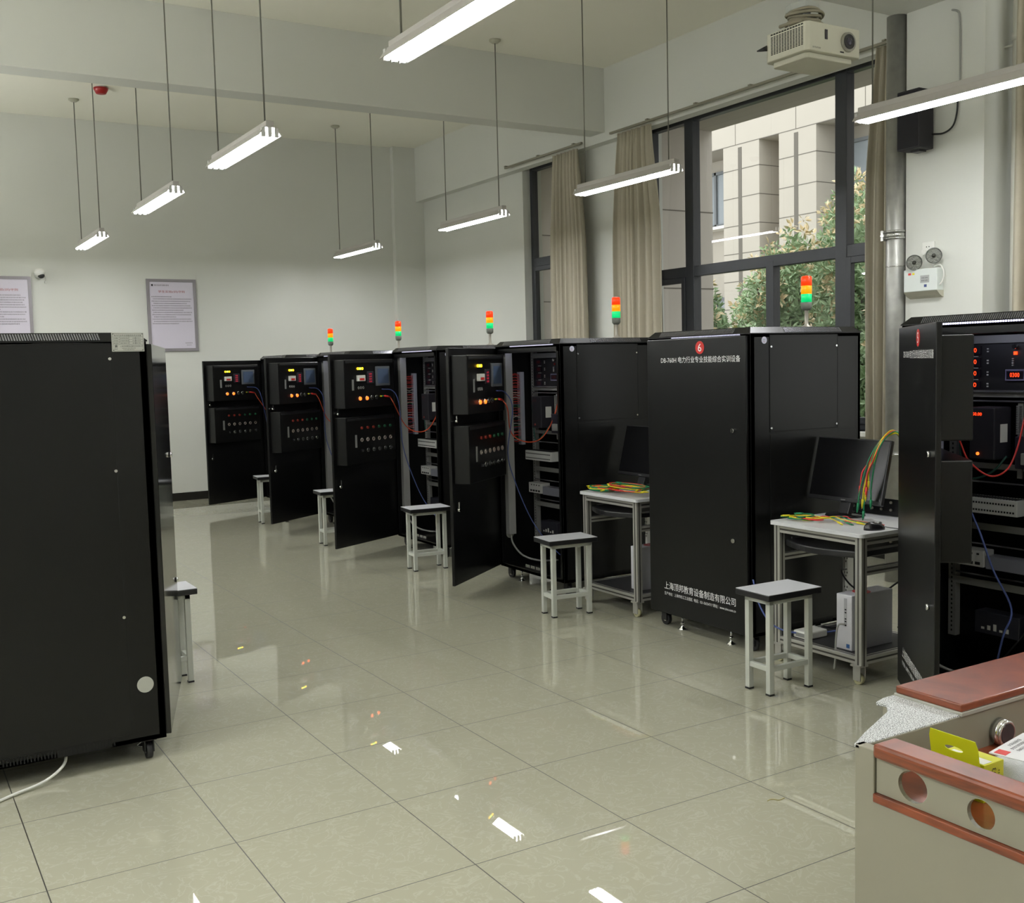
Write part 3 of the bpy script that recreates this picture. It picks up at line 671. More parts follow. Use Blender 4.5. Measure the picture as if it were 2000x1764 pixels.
def cabinet(label, cx, cy_, rz=0, th=0, number=None, interior=False, beacon=True, detail=False, group='black training cabinets'):
    t = thing('training_cabinet', label, 'equipment cabinet', (cx, cy_, 0), rz, group)
    c = MB()
    c.box(-HX, HX, HY-.022, HY, Z0, Z1); c.box(-HX, HX, -HY, -HY+.022, Z0, Z1); c.box(HX-.022, HX, -HY, HY, Z0, Z1)
    c.box(-HX, HX, -HY, HY, Z0, Z0+.022); c.box(-HX, HX, -HY, HY, Z1-.02, Z1)
    c.box(-HX, -HX+.03, -HY, -HY+.045, Z0, Z1); c.box(-HX, -HX+.03, HY-.03, HY, Z0, Z1)
    c.box(-HX, -HX+.03, -HY, HY, Z0, Z0+.03); c.box(-HX, -HX+.03, -HY, HY, Z1-.05, Z1)
    c.build('carcass', BLK, t, .002)
    a, b = .0, .028; e = .004
    cap = MB(); v0 = [(-HX-e, -HY-e), (HX+e, -HY-e), (HX+e, HY+e), (-HX-e, HY+e)]; v1 = [(-HX+b, -HY+b), (HX-b, -HY+b), (HX-b, HY-b), (-HX+b, HY-b)]
    cap.add([(x, y, Z1) for x, y in v0]+[(x, y, Z1+.004) for x, y in v0]+[(x, y, 1.772) for x, y in v1],
            [(0, 3, 2, 1), (8, 9, 10, 11)]+[(i, (i+1) % 4, 4+(i+1) % 4, 4+i) for i in range(4)]+[(4+i, 4+(i+1) % 4, 8+(i+1) % 4, 8+i) for i in range(4)])
    cap.build('top_cap', BLK, t)
    grille(t, 'near', -.17, .27, 46); grille(t, 'far', -.25, .19, 46); grille(t, 'front', -.30, .33, 62)
    # side panels
    B('side_panel', BLK, t, -.285, .235, -HY-.0025, -HY, 1.205, 1.727, .001)
    B('side_panel', BLK, t, -.285, HX-.04, -HY-.002, -HY, .13, 1.19, .001)
    sm_ = MB()
    for a_, b_, c_, e_ in ((-.287, -.285, 1.203, 1.729), (.235, .237, 1.203, 1.729), (-.287, .237, 1.203, 1.205), (-.287, .237, 1.727, 1.7295)): sm_.box(a_-.0006, b_+.0006, -HY-.0032, -HY, c_, e_)
    sm_.build('panel_seam', DARK, t); sm_ = MB()
    for a_, b_, c_, e_ in ((-.287, -.285, .128, 1.729), (-.287, HX-.03, .128, .130), (-.287, HX-.03, 1.727, 1.7295)): sm_.box(a_-.0008, b_+.0008, HY, HY+.0036, c_, e_)
    sm_.build('panel_seam', DARK, t)
    sc = MB()
    for x, z in ((-.278, 1.665), (.225, 1.665), (-.278, 1.225), (.225, 1.225)): sc.cyl((x, -HY-.0025, z), (x, -HY-.007, z), .006, 10)
    sc.build('screw', CHROME, t)
    k_ = MB().cyl((-.325, -HY, 1.700), (-.325, -HY-.0015, 1.700), .019, 24).build('round_sticker', STICK, t)
    T = MB(); marks(T, (-.325, -HY-.002, 1.702), (1, 0, 0), (0, 0, 1), .02, .005, 4); T.build('sticker_print', TEXTK, k_)
    T = MB(); marks(T, (-.325, -HY-.002, 1.692), (1, 0, 0), (0, 0, 1), .02, .005, 5); T.build('sticker_print', TEXTR, k_)
    B('side_panel', BLK, t, -.285, HX-.03, HY, HY+.003, .13, 1.727, .001)
    for yy in (HY+.0005, -HY-.0005):
        bv = MB()
        for k in range(34): bv.box(-.22+.0125*k, -.2145+.0125*k, yy-.0008, yy+.0008, .097, .123)
        bv.build('base_vent', DARK, t)
    if rz:
        sc = MB()
        for x, z in ((-.280, 1.667), (-.280, 1.218), (-.280, .62)): sc.cyl((x, HY+.002, z), (x, HY+.008, z), .0062, 12)
        sc.build('screw', CHROME, t)
    MB().cyl((-.35, HY-.025, .328), (-.35, HY+.004, .328), .033, 24).build('cable_hole_disc', mat('hole_light_grey', 'a9aaa2', .5), t)  # brightness seen through the open cable hole, put into the disc's grey
    # led strip over the opening
    ls = B('led_strip', mat('led_tape', '4a4658', .5), t, -HX-.0045, -HX-.001, -.36, .22, 1.7285, 1.7375)
    x_ = MB(); n = 48
    for k in range(n): x_.box(-HX-.0075, -HX-.0045, -.355+.57*k/n, -.355+.57*k/n+.0062, 1.7295, 1.7365)
    x_.build('led', LEDW if interior and number else mat('led_soft', 'b0b0b8', .3, emis='dcdcff', es=.5), ls)
    for x in (-.36, .36):
        for y in (-.375, .375): caster(t, x, y)
    for x in (-.375, .33):
        for y in (-.21, .21): foot(t, x, y)
    if beacon:
        x, y, z = .205, -.23, 1.772
        bq = MB().lathe([(.034, 0), (.034, .006), (.014, .016), (.011, .03), (.011, .095), (.013, .10)], (x, y, z), 18).build('signal_tower', mat('beacon_pole', 'b0aba0', .35, metal=.4), t)
        MB().lathe([(.020, .10), (.030, .113), (.031, .145), (.029, .146)], (x, y, z), 20).build('tower_housing', mat('beacon_grey', '70736a', .5), bq)
        for nm_, mm, a_ in (('green_lens', LENSG, .147), ('amber_lens', LENSY, .194), ('red_lens', LENSR, .241)):
            MB().lathe([(.0305, a_), (.0305, a_+.045), (.029, a_+.046)], (x, y, z), 20).build(nm_, mm, bq)
        MB().lathe([(.0295, .287), (.026, .294), (.01, .297)], (x, y, z), 20).build('tower_cap', LENSR, bq)
    d = door(t, th, closed=not interior, number=number, full=detail)
    if interior:
        g = random.Random(int(cy_*100))
        B('back_plate', BLKIN, t, .10, .11, -HY+.03, HY-.03, .14, 1.68)
        xr = -.145
        for y0, y1 in ((.345, .385), (-.385, -.345)):
            B('rack_post', GREY, t, xr, xr+.035, y0, y1, .28, 1.69, .002)
        hl = MB()
        for s_ in (-1, 1):
            hl = MB()
            for k in range(66):
                z = .30+.021*k; hl.box(xr-.0008, xr+.001, s_*.3655-.0035, s_*.3655+.0035, z, z+.009)
            hl.build('post_perforation', DARK, t)
        for z, h in ((1.645, .036), (1.405, .03), (1.082, .026), (.80, .032), (.535, .034)):
            B('crossbar', GREY, t, xr-.004, xr, -.36, .36, z, z+h, .001)
        for z in (1.430, 1.385, 1.02, .735, .59, .655, .905):
            B('din_rail', mat('rail_bright', 'a8a8ac', .25, metal=.8), t, xr-.02, xr-.012, -.33, .33, z, z+.007)
        ls2 = B('inner_light_strip', mat('led_tape', '4a4658', .5), t, -.385, -.377, -.34, .34, 1.703, 1.712)
        x_ = MB()
        for k in range(60): x_.box(-.385, -.377, -.34+.0113*k, -.334+.0113*k, 1.701, 1.703)
        x_.build('led', mat('led_inner_bright' if number else 'led_inner', 'ffffff', .3, emis='e0e4ff', es=60 if number else 16), ls2)
        pn = B('instrument_panel', BLKP, t, xr-.003, xr+.02, -.345, .345, 1.435, 1.643, .002)
        LR = LEDR if number else mat('led_faint', '3a1414', .4, emis='ff3a20', es=.02)
        for k in range(4):
            z = 1.622-.052*k
            dd = B('meter', mat('meter_dark', '17121c', .3), t, xr-.012, xr-.003, .22, .30, z-.026, z+.012, .001)
            x_ = MB(); text(x_, ('100', '100', '100', '0.0')[k], (xr-.0128, .258, z-.006), (0, -1, 0), (0, 0, 1), .040, .020); x_.build('meter_digits', LR, dd)
            x_ = MB(); x_.box(xr-.005, xr-.003, .235, .275, z-.036, z-.033); x_.box(xr-.006, xr-.003, .183, .191, z-.004, z+.002); x_.box(xr-.006, xr-.003, .183, .191, z-.016, z-.010)
            x_.build('panel_print', LGREY, t)
        dd = B('digital_meter', mat('meter_bezel', '6c6884', .35), t, xr-.014, xr-.003, -.0, .155-.06, 1.478, 1.528, .002)
        B('meter_window', mat('meter_dark', '17121c', .3), dd, xr-.0145, xr-.014, .007, .088, 1.485, 1.521)
        x_ = MB(); text(x_, '0300', (xr-.0152, .048, 1.504), (0, -1, 0), (0, 0, 1), .045, .019); x_.build('meter_digits', LR, dd)
        x_ = MB().cyl((xr-.003, .05, 1.628), (xr-.02, .05, 1.628), .010, 12).build('knob', CHROME, t)
        x_ = MB().box(xr-.012, xr-.003, .044, .056, 1.592, 1.606).build('indicator', LR, t)
        x_ = MB()
        for k in range(4): x_.cyl((xr-.003, .062, 1.575-.0095*k), (xr-.012, .062, 1.575-.0095*k), .003, 8)
        x_.build('terminal', LGREY, t)
        # inverter, breaker, blocks
        vf = B('inverter', mat('inverter_case', '232228', .5), t, xr-.12, xr, .07, .195, 1.135, 1.365, .006)
        B('inverter_label', WHITE, vf, xr-.08, xr-.03, .0685, .0698, 1.21, 1.29)
        x_ = MB(); text(x_, '50.00', (xr-.1215, .155, 1.335), (0, -1, 0), (0, 0, 1), .045, .014); x_.build('inverter_display', LR, vf)
        x_ = MB().cyl((xr-.10, .15, 1.16), (xr-.125, .15, 1.16), .007, 8).build('inverter_lamp', LEDO if number else REDB, vf)
        bk = B('breaker', mat('breaker_dark', '2b2933', .45), t, xr-.08, xr, -.14, .0, 1.10, 1.24, .004)
        B('breaker_switch', GREY, bk, xr-.10, xr-.08, -.11, -.04, 1.12, 1.17, .003)
        for y in (.02, -.03):
            pr_ = MB()
            for k in range(16): pr_.box(xr-.03, xr-.012, y-.008, y+.008, 1.245+.008*k, 1.250+.008*k)
            pr_.box(xr-.012, xr-.004, y-.012, y+.012, 1.05, 1.38)
            pr_.build('terminal_strip', GREY, t)
        tb = B('terminal_block', mat('terminal_grey', 'b9bab8', .45), t, xr-.11, xr-.01, -.035, .315, .893, .962, .002)
        x_ = MB()
        for k in range(24):
            y = .300-.0138*k
            for zz in (.905, .938): x_.box(xr-.1112, xr-.109, y-.004, y+.004, zz, zz+.008)
        x_.build('terminal_slot', DARK, tb); x_ = MB()
        for k in range(24):
            y = .300-.0138*k; x_.box(xr-.1, xr-.03, y-.0015, y+.0015, .9625, .9645)
        x_.build('terminal_slot', DARK, tb)
        md = B('relay_module', mat('module_white', 'b0b0ae', .4), t, xr-.09, xr-.01, .14, .31, .645, .72, .003)
        x_ = MB()
        for k in range(4): x_.box(xr-.0915, xr-.0895, .16+.034*k, .172+.034*k, .70, .708); x_.box(xr-.0915, xr-.0895, .155+.036*k, .18+.036*k, .655, .668)
        x_.build('module_slot', DARK, md)
        B('module_row', mat('module_clear', '70717c', .3), t, xr-.08, xr-.01, -.10, .135, .64, .70, .003)
        B('power_supply', mat('psu_dark', '22222a', .5), t, xr-.06, xr+.02, -.02, .2, .34, .44, .003)
        x_ = MB()
        for k in range(5): x_.box(xr-.062, xr-.06, .15-.03*k, .165-.03*k, .36, .37+.01*(k % 3))
        x_.build('supply_print', LGREY, t)
        # far side wall kit
        B('cable_duct', mat('duct_grey', '9b9b99', .5), t, -.385, -.325, HY-.075, HY-.022, .33, 1.69, .003)
        B('slotted_duct', mat('duct_light', 'a9abb8', .35, metal=.3), t, -.255, -.225, HY-.075, HY-.022, 1.0, 1.545, .002)
        cols = ['red', 'red', 'black', 'white', 'red', 'grey', 'red', 'black', 'green', 'white', 'red', 'blue']
        byc = {}
        for k in range(54):
            z = 1.525-.0097*k; cc = cols[g.randrange(12)] if k > 6 else 'red'
            byc.setdefault(cc, MB()).tube([(-.325, HY-.05, z+g.uniform(-.004, .004)), (-.295, HY-.06, z+g.uniform(-.01, .012)), (-.27, HY-.06, z), (-.255, HY-.055, z)], .0022, 4, 3)
        for cc, mb in byc.items():
            o = mb.build('wiring', CABLE[cc], t); o['kind'] = 'stuff'
        # leads between door and rack
        if number:
            MB().tube([(x-3.475, y+1.31, z) for x, y, z in ((2.98, -1.19, 1.30), (3.05, -1.185, 1.225), (3.07, -1.215, 1.141), (3.10, -1.292, 1.079), (3.14, -1.345, 1.103), (3.2, -1.352, 1.185), (3.3, -1.325, 1.33))], .0042, 6).build('red_lead', CABLE['red'], t)
            MB().tube([(x-3.475, y+1.31, z) for x, y, z in ((3.2, -1.09, 1.0), (3.15, -1.162, .928), (3.13, -1.235, .813), (3.12, -1.305, .667), (3.15, -1.372, .507), (3.15, -1.336, .388), (3.18, -1.29, .27), (3.2, -1.25, .13))], .0045, 6).build('blue_cable', CABLE['blue'], t)
        if detail:
            a_ = doorpt(th, .505, 1.36, .135); pl = MB().cyl(a_, a_+(doorpt(th, .60, 1.345, .14)-a_)*.7, .008, 8).build('lead_plug', CABLE['red'], t)
            a1 = doorpt(th, .575, 1.345, .14)
            MB().tube([a1, a1+V(.03, -.01, -.06), V(-.40, HY-.16, 1.10), V(-.33, HY-.24, 1.035), V(-.27, HY-.36, 1.06), V(-.22, HY-.45, 1.20), V(xr-.03, HY-.50, 1.42)], .0045, 6).build('red_lead', CABLE['orange'], t)
            a2 = doorpt(th, .47, 1.42, .135); a3 = doorpt(th, .60, 1.40, .15)
            MB().tube([a2, a3, a3+V(.05, -.01, -.12), V(-.41, HY-.12, .95), V(-.36, HY-.14, .72), V(-.29, HY-.24, .45), V(-.2, HY-.34, .27), V(-.1, HY-.4, .15)], .0042, 6).build('blue_cable', CABLE['blue'], t)
        MB().tube([(-.355, HY-.05, .34), (-.35, HY-.06, .26), (-.30, HY-.12, .17), (-.2, HY-.2, .13), (-.05, HY-.22, .12)], .0075, 6).build('grey_cable', CABLE['grey'], t)
        MB().tube([(xr-.06, .05, 1.15), (xr-.09, .10, 1.08), (xr-.07, .22, 1.04), (xr-.05, .28, 1.1), (xr-.05, .3, 1.3)], .005, 6).build('green_cable', mat('cable_dark_green', '1f4a40', .5), t)
        MB().tube([(xr-.02, -.12, 1.05), (xr-.05, -.14, .9), (xr-.04, -.12, .7), (xr-.05, -.08, .45), (xr-.06, .05, .25)], .004, 6).build('black_cable', CABLE['black'], t)
        x_ = MB()
        for k in range(14):
            if k % 5 != 4: x_.box(-HX+.035+.03*0, -HX+.0355, .12-.014*k, .128-.014*k, Z0+.03, Z0+.05)
        x_.build('bottom_slot', LGREY, t)
    return t
CX = 3.475
cabinet('black cabinet with a closed door marked 6', CX, .52, 0, 0, '6')
cabinet('black cabinet marked 5 behind the wooden lectern, its rack lit inside', CX, -1.31, 0, 42, '5', interior=True, beacon=False)
cabinet('open black cabinet next beyond the closed one marked 6, grey rack in full view', CX, 2.34, 0, 53, interior=True, detail=True)
cabinet('open black cabinet third from the back wall, light tower left of the window', CX, 4.16, 0, 63, interior=True, detail=True)
cabinet('open black cabinet second from the back wall', CX, 6.01, 0, 57, interior=True, detail=True)
cabinet('farthest open black cabinet, door edge against the white back wall', CX, 7.85, 0, 67, interior=True, detail=True)
tl_ = cabinet('big black cabinet filling the left border, with a metal nameplate', -.425, .79, math.pi, 17, beacon=False, group='black training cabinets')
for k, y in enumerate((2.62, 4.45, 6.28, 8.11)):  # unseen cabinets added so the door marked 6 reflects something dark
    cabinet('unseen black cabinet added behind the big left one as a dark reflection', -.425, y, math.pi, 0, beacon=False)
# nameplate on the left cabinet (its outward side is local +y)
npl = B('nameplate', mat('plate_alu', 'b9bab2', .35, metal=.3), tl_, -.416, -.291, HY+.003, HY+.0055, 1.695, 1.771, .001)
RL, UL = (-1, 0, 0), (0, 0, 1); c0 = V(-.3535, HY+.0060, 1.733)
T = MB(); text(T, '电力行业专业技能综合实训设备', c0+V(0, 0, .0265), RL, UL, .105, .0075)
text(T, '上海顶邦教育设备制造有限公司', c0+V(-.013, 0, -.0165), RL, UL, .088, .006)
for k, (dz, w_) in enumerate(((-.0245, .055), (-.0305, .045))): marks(T, c0+V(-.003+.0*k, 0, dz), RL, UL, w_, .0035, 30+k)
for k in range(3): marks(T, c0+V(.045, 0, .0155-.010*k), RL, UL, .02, .0045, 40+k); marks(T, c0+V(.012, 0, .0155-.010*k), RL, UL, .034, .004, 50+k); marks(T, c0+V(-.035, 0, .0155-.010*k), RL, UL, .034, .004, 60+k)
for z in (.0205, .0105, .0005, -.0095): T.box(-.3535-.057, -.3535+.057, HY+.0056, HY+.0060, 1.733+z, 1.7337+z)
for x in (.032, -.005, -.03): T.box(-.3535+x, -.3535+x+.0007, HY+.0056, HY+.0060, 1.733-.0095, 1.733+.0205)
for x in (-.059, .058): T.box(-.3535+x, -.3535+x+.0008, HY+.0056, HY+.0060, 1.733-.034, 1.733+.034)
for z in (-.0345, .034): T.box(-.3535-.059, -.3535+.059, HY+.0056, HY+.0060, 1.733+z, 1.733+z+.0008)
for x in (-.056, .056):
    for z in (-.032, .032): T.cyl((-.3535+x, HY+.0055, 1.733+z), (-.3535+x, HY+.0064, 1.733+z), .0017, 8)
# small emblem: two swooshes over a word
e0 = c0+V(.046, 0, -.018)
T.add([e0+V(.008, 0, .004), e0+V(0, 0, .007), e0+V(-.008, 0, .005), e0+V(0, 0, .0035)], [(0, 1, 2, 3)])
T.add([e0+V(.006, 0, -.004), e0+V(.004, 0, .002), e0+V(-.005, 0, .002), e0+V(-.003, 0, -.004), e0+V(.0, 0, -.001)], [(0, 1, 2, 3, 4)])
marks(T, e0+V(0, 0, -.0095), RL, UL, .016, .0045, 70)
T.build('plate_print', TEXTK, npl)

# ------------------------------------------------------------------ stools
def make_stool(label, x, y, rz):
    t = thing('stool', label, 'stool', (x, y, 0), rz, 'grey lab stools')
    hx_, hy_, tx, ty, q = .14, .085, .172, .115, .014
    B('seat_edge', mat('stool_edge_black', '161618', .4), t, -tx, tx, -ty, ty, .465, .4945, .004)
    B('seat', STOOLT, t, -tx+.001, tx-.001, -ty+.001, ty-.001, .4945, .4965)
    for sx_ in (-1, 1):
        for sy_ in (-1, 1):
            cx_, cy2 = sx_*(hx_-q), sy_*(hy_-q)
            l_ = B('leg', STOOLM, t, cx_-q, cx_+q, cy2-q, cy2+q, .008, .44, .002)
            B('foot_cap', BLKP, l_, cx_-q-.001, cx_+q+.001, cy2-q-.001, cy2+q+.001, 0, .009)
    r_ = MB()
    for z0, z1 in ((.44, .465),):
        for s_ in (-1, 1): r_.box(-hx_, hx_, s_*(hy_-q)-q, s_*(hy_-q)+q, z0, z1); r_.box(s_*(hx_-q)-q, s_*(hx_-q)+q, -hy_, hy_, z0, z1)
    r_.build('seat_frame', STOOLM, t, .002)
    for s_ in (-1, 1):
        B('stretcher', STOOLM, t, -hx_+2*q, hx_-2*q, s_*(hy_-q)-.011, s_*(hy_-q)+.011, .115, .14, .002)
        B('stretcher', STOOLM, t, s_*(hx_-q)-.011, s_*(hx_-q)+.011, -hy_+2*q, hy_-2*q, .115, .14, .002)
    return t
st0 = make_stool('grey lab stool in front of the small table with the white computer', 2.74, -.415, -.02)
for lb, x, y, rz in (('grey lab stool with a grey mark on its white top, before the leads table', 2.79, 1.50, -.12),
                     ('grey lab stool standing between two opened cabinet doors, whole frame in view', 2.765, 3.44, -.1),
                     ('grey lab stool half hidden behind the third cabinet door from the back', 2.65, 5.07, -.08),
                     ('farthest grey lab stool, half hidden behind an opened cabinet door', 2.64, 6.82, -.1),
                     ('grey lab stool peeking out from behind the big left cabinet', .243, 1.487, 0)):
    s_ = copy_tree(st0); s_.location = (x, y, 0); s_.rotation_euler.z = rz; s_['label'] = lb
MB().lathe([(.018, 0), (.018, .001)], (2.83, 1.55, .4968), 16)

# ------------------------------------------------------------------ computer tables
def table(label, y1):
    """aluminium profile table; y1 is its far side"""
    t = thing('computer_table', label, 'table', (3.05, y1, 0), 0, 'aluminium profile computer tables'); DX, DY = .60, .62
    top = MB(); r = .025; pts = []
    for cx_, cy2, a0 in ((DX-r, -r, 0), (r, -r, 90), (r, -DY+r, 180), (DX-r, -DY+r, 270)):
        for k in range(6):
            a = math.radians(a0+18*k); pts.append((cx_+r*math.cos(a), cy2+r*math.sin(a)))
    top.prism(pts, .73, .75, 'z').build('table_top', mat('table_laminate', 'c3c4c6', .4, var=.02), t, .002)
    q = .04; px = (.02, DX-.02-q); py = (-.02-q, -DY+.02)
    def prof(mb, gm, x0, x1, y0, y1_, z0, z1):
        mb.box(x0, x1, y0, y1_, z0, z1); L_ = (x1-x0, y1_-y0, z1-z0); ax = L_.index(max(L_)); e = .0006
        c_ = ((x0+x1)/2, (y0+y1_)/2, (z0+z1)/2); h = .0045
        for a in range(3):
            if a == ax: continue
            b_ = 3-ax-a
            lo = [x0, y0, z0]; hi = [x1, y1_, z1]
            lo[a] -= e; hi[a] += e; lo[b_] = c_[b_]-h; hi[b_] = c_[b_]+h
            gm.box(lo[0], hi[0], lo[1], hi[1], lo[2], hi[2])
    for x in px:
        for y in py:
            mb, gm = MB(), MB(); prof(mb, gm, x, x+q, y, y+q, .095, .73)
            l_ = mb.build('leg', ALU, t, .002); gm.build('profile_groove', ALUG, l_)
    for z in (.69, .100):
        for y in py:
            mb, gm = MB(), MB(); prof(mb, gm, px[0]+q, px[1], y+.002, y+q-.002, z, z+.038); l_ = mb.build('rail', ALU, t, .002); gm.build('profile_groove', ALUG, l_)
        for x in px:
            mb, gm = MB(), MB(); prof(mb, gm, x+.002, x+q-.002, py[1]+q, py[0], z, z+.038); l_ = mb.build('rail', ALU, t, .002); gm.build('profile_groove', ALUG, l_)
    for y in py:
        mb, gm = MB(), MB(); prof(mb, gm, px[0]+q, px[1], y+.002, y+q-.002, .54, .575); l_ = mb.build('rail', ALU, t, .002); gm.build('profile_groove', ALUG, l_)
    B('bottom_shelf', mat('shelf_dark', '2a2a2c', .5), t, px[0]+q, px[1], py[1]+q, py[0], .130, .138)
    tr_ = MB(); pts = []
    for k in range(13):
        a = math.pi*(k/12); pts.append((.06-.075*math.sin(a)+.0, -.065-.49*(k/12)))
    tr_.prism([(.35, -.065), (.35, -.555)]+pts[::-1], .618, .652, 'z').build('keyboard_tray', mat('tray_black', '1c1c1e', .3), t, .006)
    B('tray_bracket', GREY, t, .1, .35, -.072, -.066, .63, .66); B('tray_bracket', GREY, t, .1, .35, -.554, -.548, .63, .66)
    sp_ = B('socket_panel', mat('socket_panel_black', '141416', .4), t, DX-.01, DX, -DY+.01, -.01, .585, .84, .002)
    x_ = MB()
    for k in range(9):
        for z in (.612, .652, .782, .822): x_.cyl((DX-.01, -.06-.062*k, z), (DX-.018, -.06-.062*k, z), .007, 10)
    x_.build('banana_socket', mat('socket_metal', 'c9c4ba', .3, metal=.6), sp_)
    for x in (px[0]+.02, px[1]+.02):
        for y in (py[0]+.015, py[1]+.03): caster(t, x, y, .026, mat('castor_cream', 'b0ac88', .4), .10)
    ps = B('power_strip', WHITE, t, .51, .56, -.082, -.062, .28, .56, .004)
    x_ = MB()
    for k in range(3):
        for dy, dz in ((-.008, .01), (.008, .01), (0, -.008)): x_.box(.508, .5105, -.072+dy-.002, -.072+dy+.002, .33+.08*k+dz-.005, .33+.08*k+dz+.005)
    x_.build('socket_slot', DARK, ps)
    return t
TY = (-.035, 1.72)
table('aluminium table between the cabinets marked 5 and 6', TY[0])
table('aluminium table heaped with leads beside the open cabinet', TY[1])
def monitor(label, y1):
    t = thing('monitor', label, 'monitor', (3.05, y1, .75), 0, 'black computer monitors')
    M_ = Matrix.Translation((.42, -.14, .075)) @ Matrix.Rotation(math.radians(14), 4, 'Y')
    MB().box(-.012, .012, -.25, .245, 0, .345, M_).build('screen_housing', BLKP, t, .004)
    MB().box(-.0135, -.012, -.243, .238, .022, .338, M_).build('screen', MONS, t)
    MB().box(-.0142, -.0125, -.015, .015, .008, .012, M_).build('logo_mark', GREY, t)
    MB().prism([(.40, .01), (.43, .01), (.50, .19), (.47, .20)], -.18, -.11, 'y').build('stand_neck', BLKP, t, .003)
    MB().lathe([(.10, 0), (.105, .004), (.10, .012), (.02, .018), (.01, .019)], (.42, -.145-.0, 0), 36).build('stand_base', mat('base_gloss', '18171a', .2), t)
    return t
monitor('black monitor with leads draped over its corner', TY[0])
monitor('black monitor behind the big heap of leads', TY[1])
def mouse(label, x, y, rz=.5):
    t = thing('mouse', label, 'mouse', (x, y, .75), rz)
    b_ = MB(); prof = []
    vs = []; n = 18; m_ = 7
    for k in range(m_):
        f = k/(m_-1); a = f*math.pi/2; rr = math.cos(a)**.6 if k < m_-1 else .001; z = .036*math.sin(a)
        for i in range(n):
            th = 2*math.pi*i/n; vs.append((.056*rr*math.cos(th)*(1), .031*rr*math.sin(th)*(1-.12*math.cos(th)), z*(1-.12*math.cos(th))))
    fs = [(k*n+i, k*n+(i+1) % n, (k+1)*n+(i+1) % n, (k+1)*n+i) for k in range(m_-1) for i in range(n)]+[tuple(range(n))[::-1], tuple(range((m_-1)*n, m_*n))]
    b_.add(vs, fs, True).build('body', mat('mouse_black', '1b1a1c', .25), t)
    MB().cyl((.03, -.004, .031), (.03, .004, .031), .008, 12).build('scroll_wheel', GREY, t)
    MB().tube([(.055, 0, .012), (.09, -.02, .006), (.14, -.06, .006), (.2, -.08, .02), (.26, -.1, .07)], .002, 5).build('cable', CABLE['black'], t)
mouse('black mouse at the near corner of the table beside the cabinet marked 5', 3.215, -.59, -.35)

# test leads -----------------------------------------------
def lead(label, pts, col, group, plugs=True, r=.0024):
    P0 = Vector(pts[0]); t = thing('test_lead', label, 'test lead', P0, 0, group); Q = [Vector(p)-P0 for p in pts]
    MB().tube(Q, r, 5, 5).build('wire', CABLE[col], t)
    if plugs:
        for a, b in ((Q[0], Q[1]), (Q[-1], Q[-2])):
            d = (a-b).normalized(); MB().cyl(a, a+d*.04, .0075 if r > .0035 else .0055, 8, .0055 if r > .0035 else .0045).build('plug', CABLE[col], t)
            MB().cyl(a+d*.033, a+d*.05, .0025, 8).build('plug_pin', CABLE['black'] if False else CABLE[col], t)
    return t
g = random.Random(11)
def coil(cx_, cy2, rx, ry, turns, z, ph, dz=.004):
    n = int(turns*8); return [(cx_+rx*math.cos(ph+2*math.pi*i/8)*(1+.05*g.uniform(-1, 1)), cy2+ry*math.sin(ph+2*math.pi*i/8)*(1+.05*g.uniform(-1, 1)), z+dz*i/8+g.uniform(0, .004)) for i in range(n+1)]
names = dict(red='red', yellow='yellow', green='green')
yb = TY[0]
G1 = 'test leads lying on the table by the monitor'
for k, (c_, cx_, cy2, rx, ry, tn, ph) in enumerate((('green', 3.17, yb-.10, .045, .065, 2.3, 0), ('yellow', 3.175, yb-.10, .04, .06, 2.2, 1), ('red', 3.18, yb-.175, .04, .075, 1.6, 2.5), ('yellow', 3.19, yb-.17, .035, .07, 1.4, 2.2), ('green', 3.19, yb-.12, .05, .05, 1.5, 4))):
    lead('coiled %s test lead lying on the table with the monitor marked by draped leads' % c_, coil(cx_, cy2, rx, ry, tn, .756+.004*k, ph), c_, G1)
for k, (c_, y0) in enumerate((('yellow', -.16), ('green', -.19), ('red', -.15), ('yellow', -.20), ('green', -.24), ('red', -.26))):
    a = (3.20+.02*k, yb+y0, .758+.003*k)
    lead('%s test lead stretched along the table towards the monitor foot' % c_, [a, (3.235+.012*k, yb+y0-.05, .770+.002*k), (3.24+.01*k, yb+y0-.10, .768), (3.22+.02*k, yb+y0-.16-.01*k, .760)], c_, G1)
G2 = 'test leads draped over the monitor corner'
mx_, my = 3.535, -.40
for k, (c_, dy, zl, dx) in enumerate((('green', .0, .80, 0), ('yellow', -.012, .90, .004), ('red', .012, .93, -.01), ('yellow', -.02, .955, .012), ('green', .018, .84, -.02), ('green', -.03, .86, .02), ('red', -.018, .925, .0), ('yellow', .005, .86, .0))):
    pts = [(3.415+dx, -.352+dy, zl), (3.42+dx, -.356+dy*.8, zl+.07), (3.445+dx*.6, -.376+dy*.5, 1.06), (3.48, -.402+dy*.4, 1.155), (3.535, -.425+dy*.4, 1.193+.003*k), (3.56, -.455+dy*.4, 1.192), (3.59, -.48+dy, 1.12), (3.61, -.49+dy, 1.0)]
    lead('%s test lead hanging over the monitor corner with its plug dangling' % c_, pts, c_, G2, r=.0040)
G3 = 'test leads heaped on the far table'
yb = TY[1]
cs = ['green', 'red', 'yellow', 'green', 'red', 'yellow', 'red', 'green', 'yellow', 'red', 'green', 'yellow', 'red', 'green', 'yellow', 'red', 'green', 'yellow', 'green', 'red']
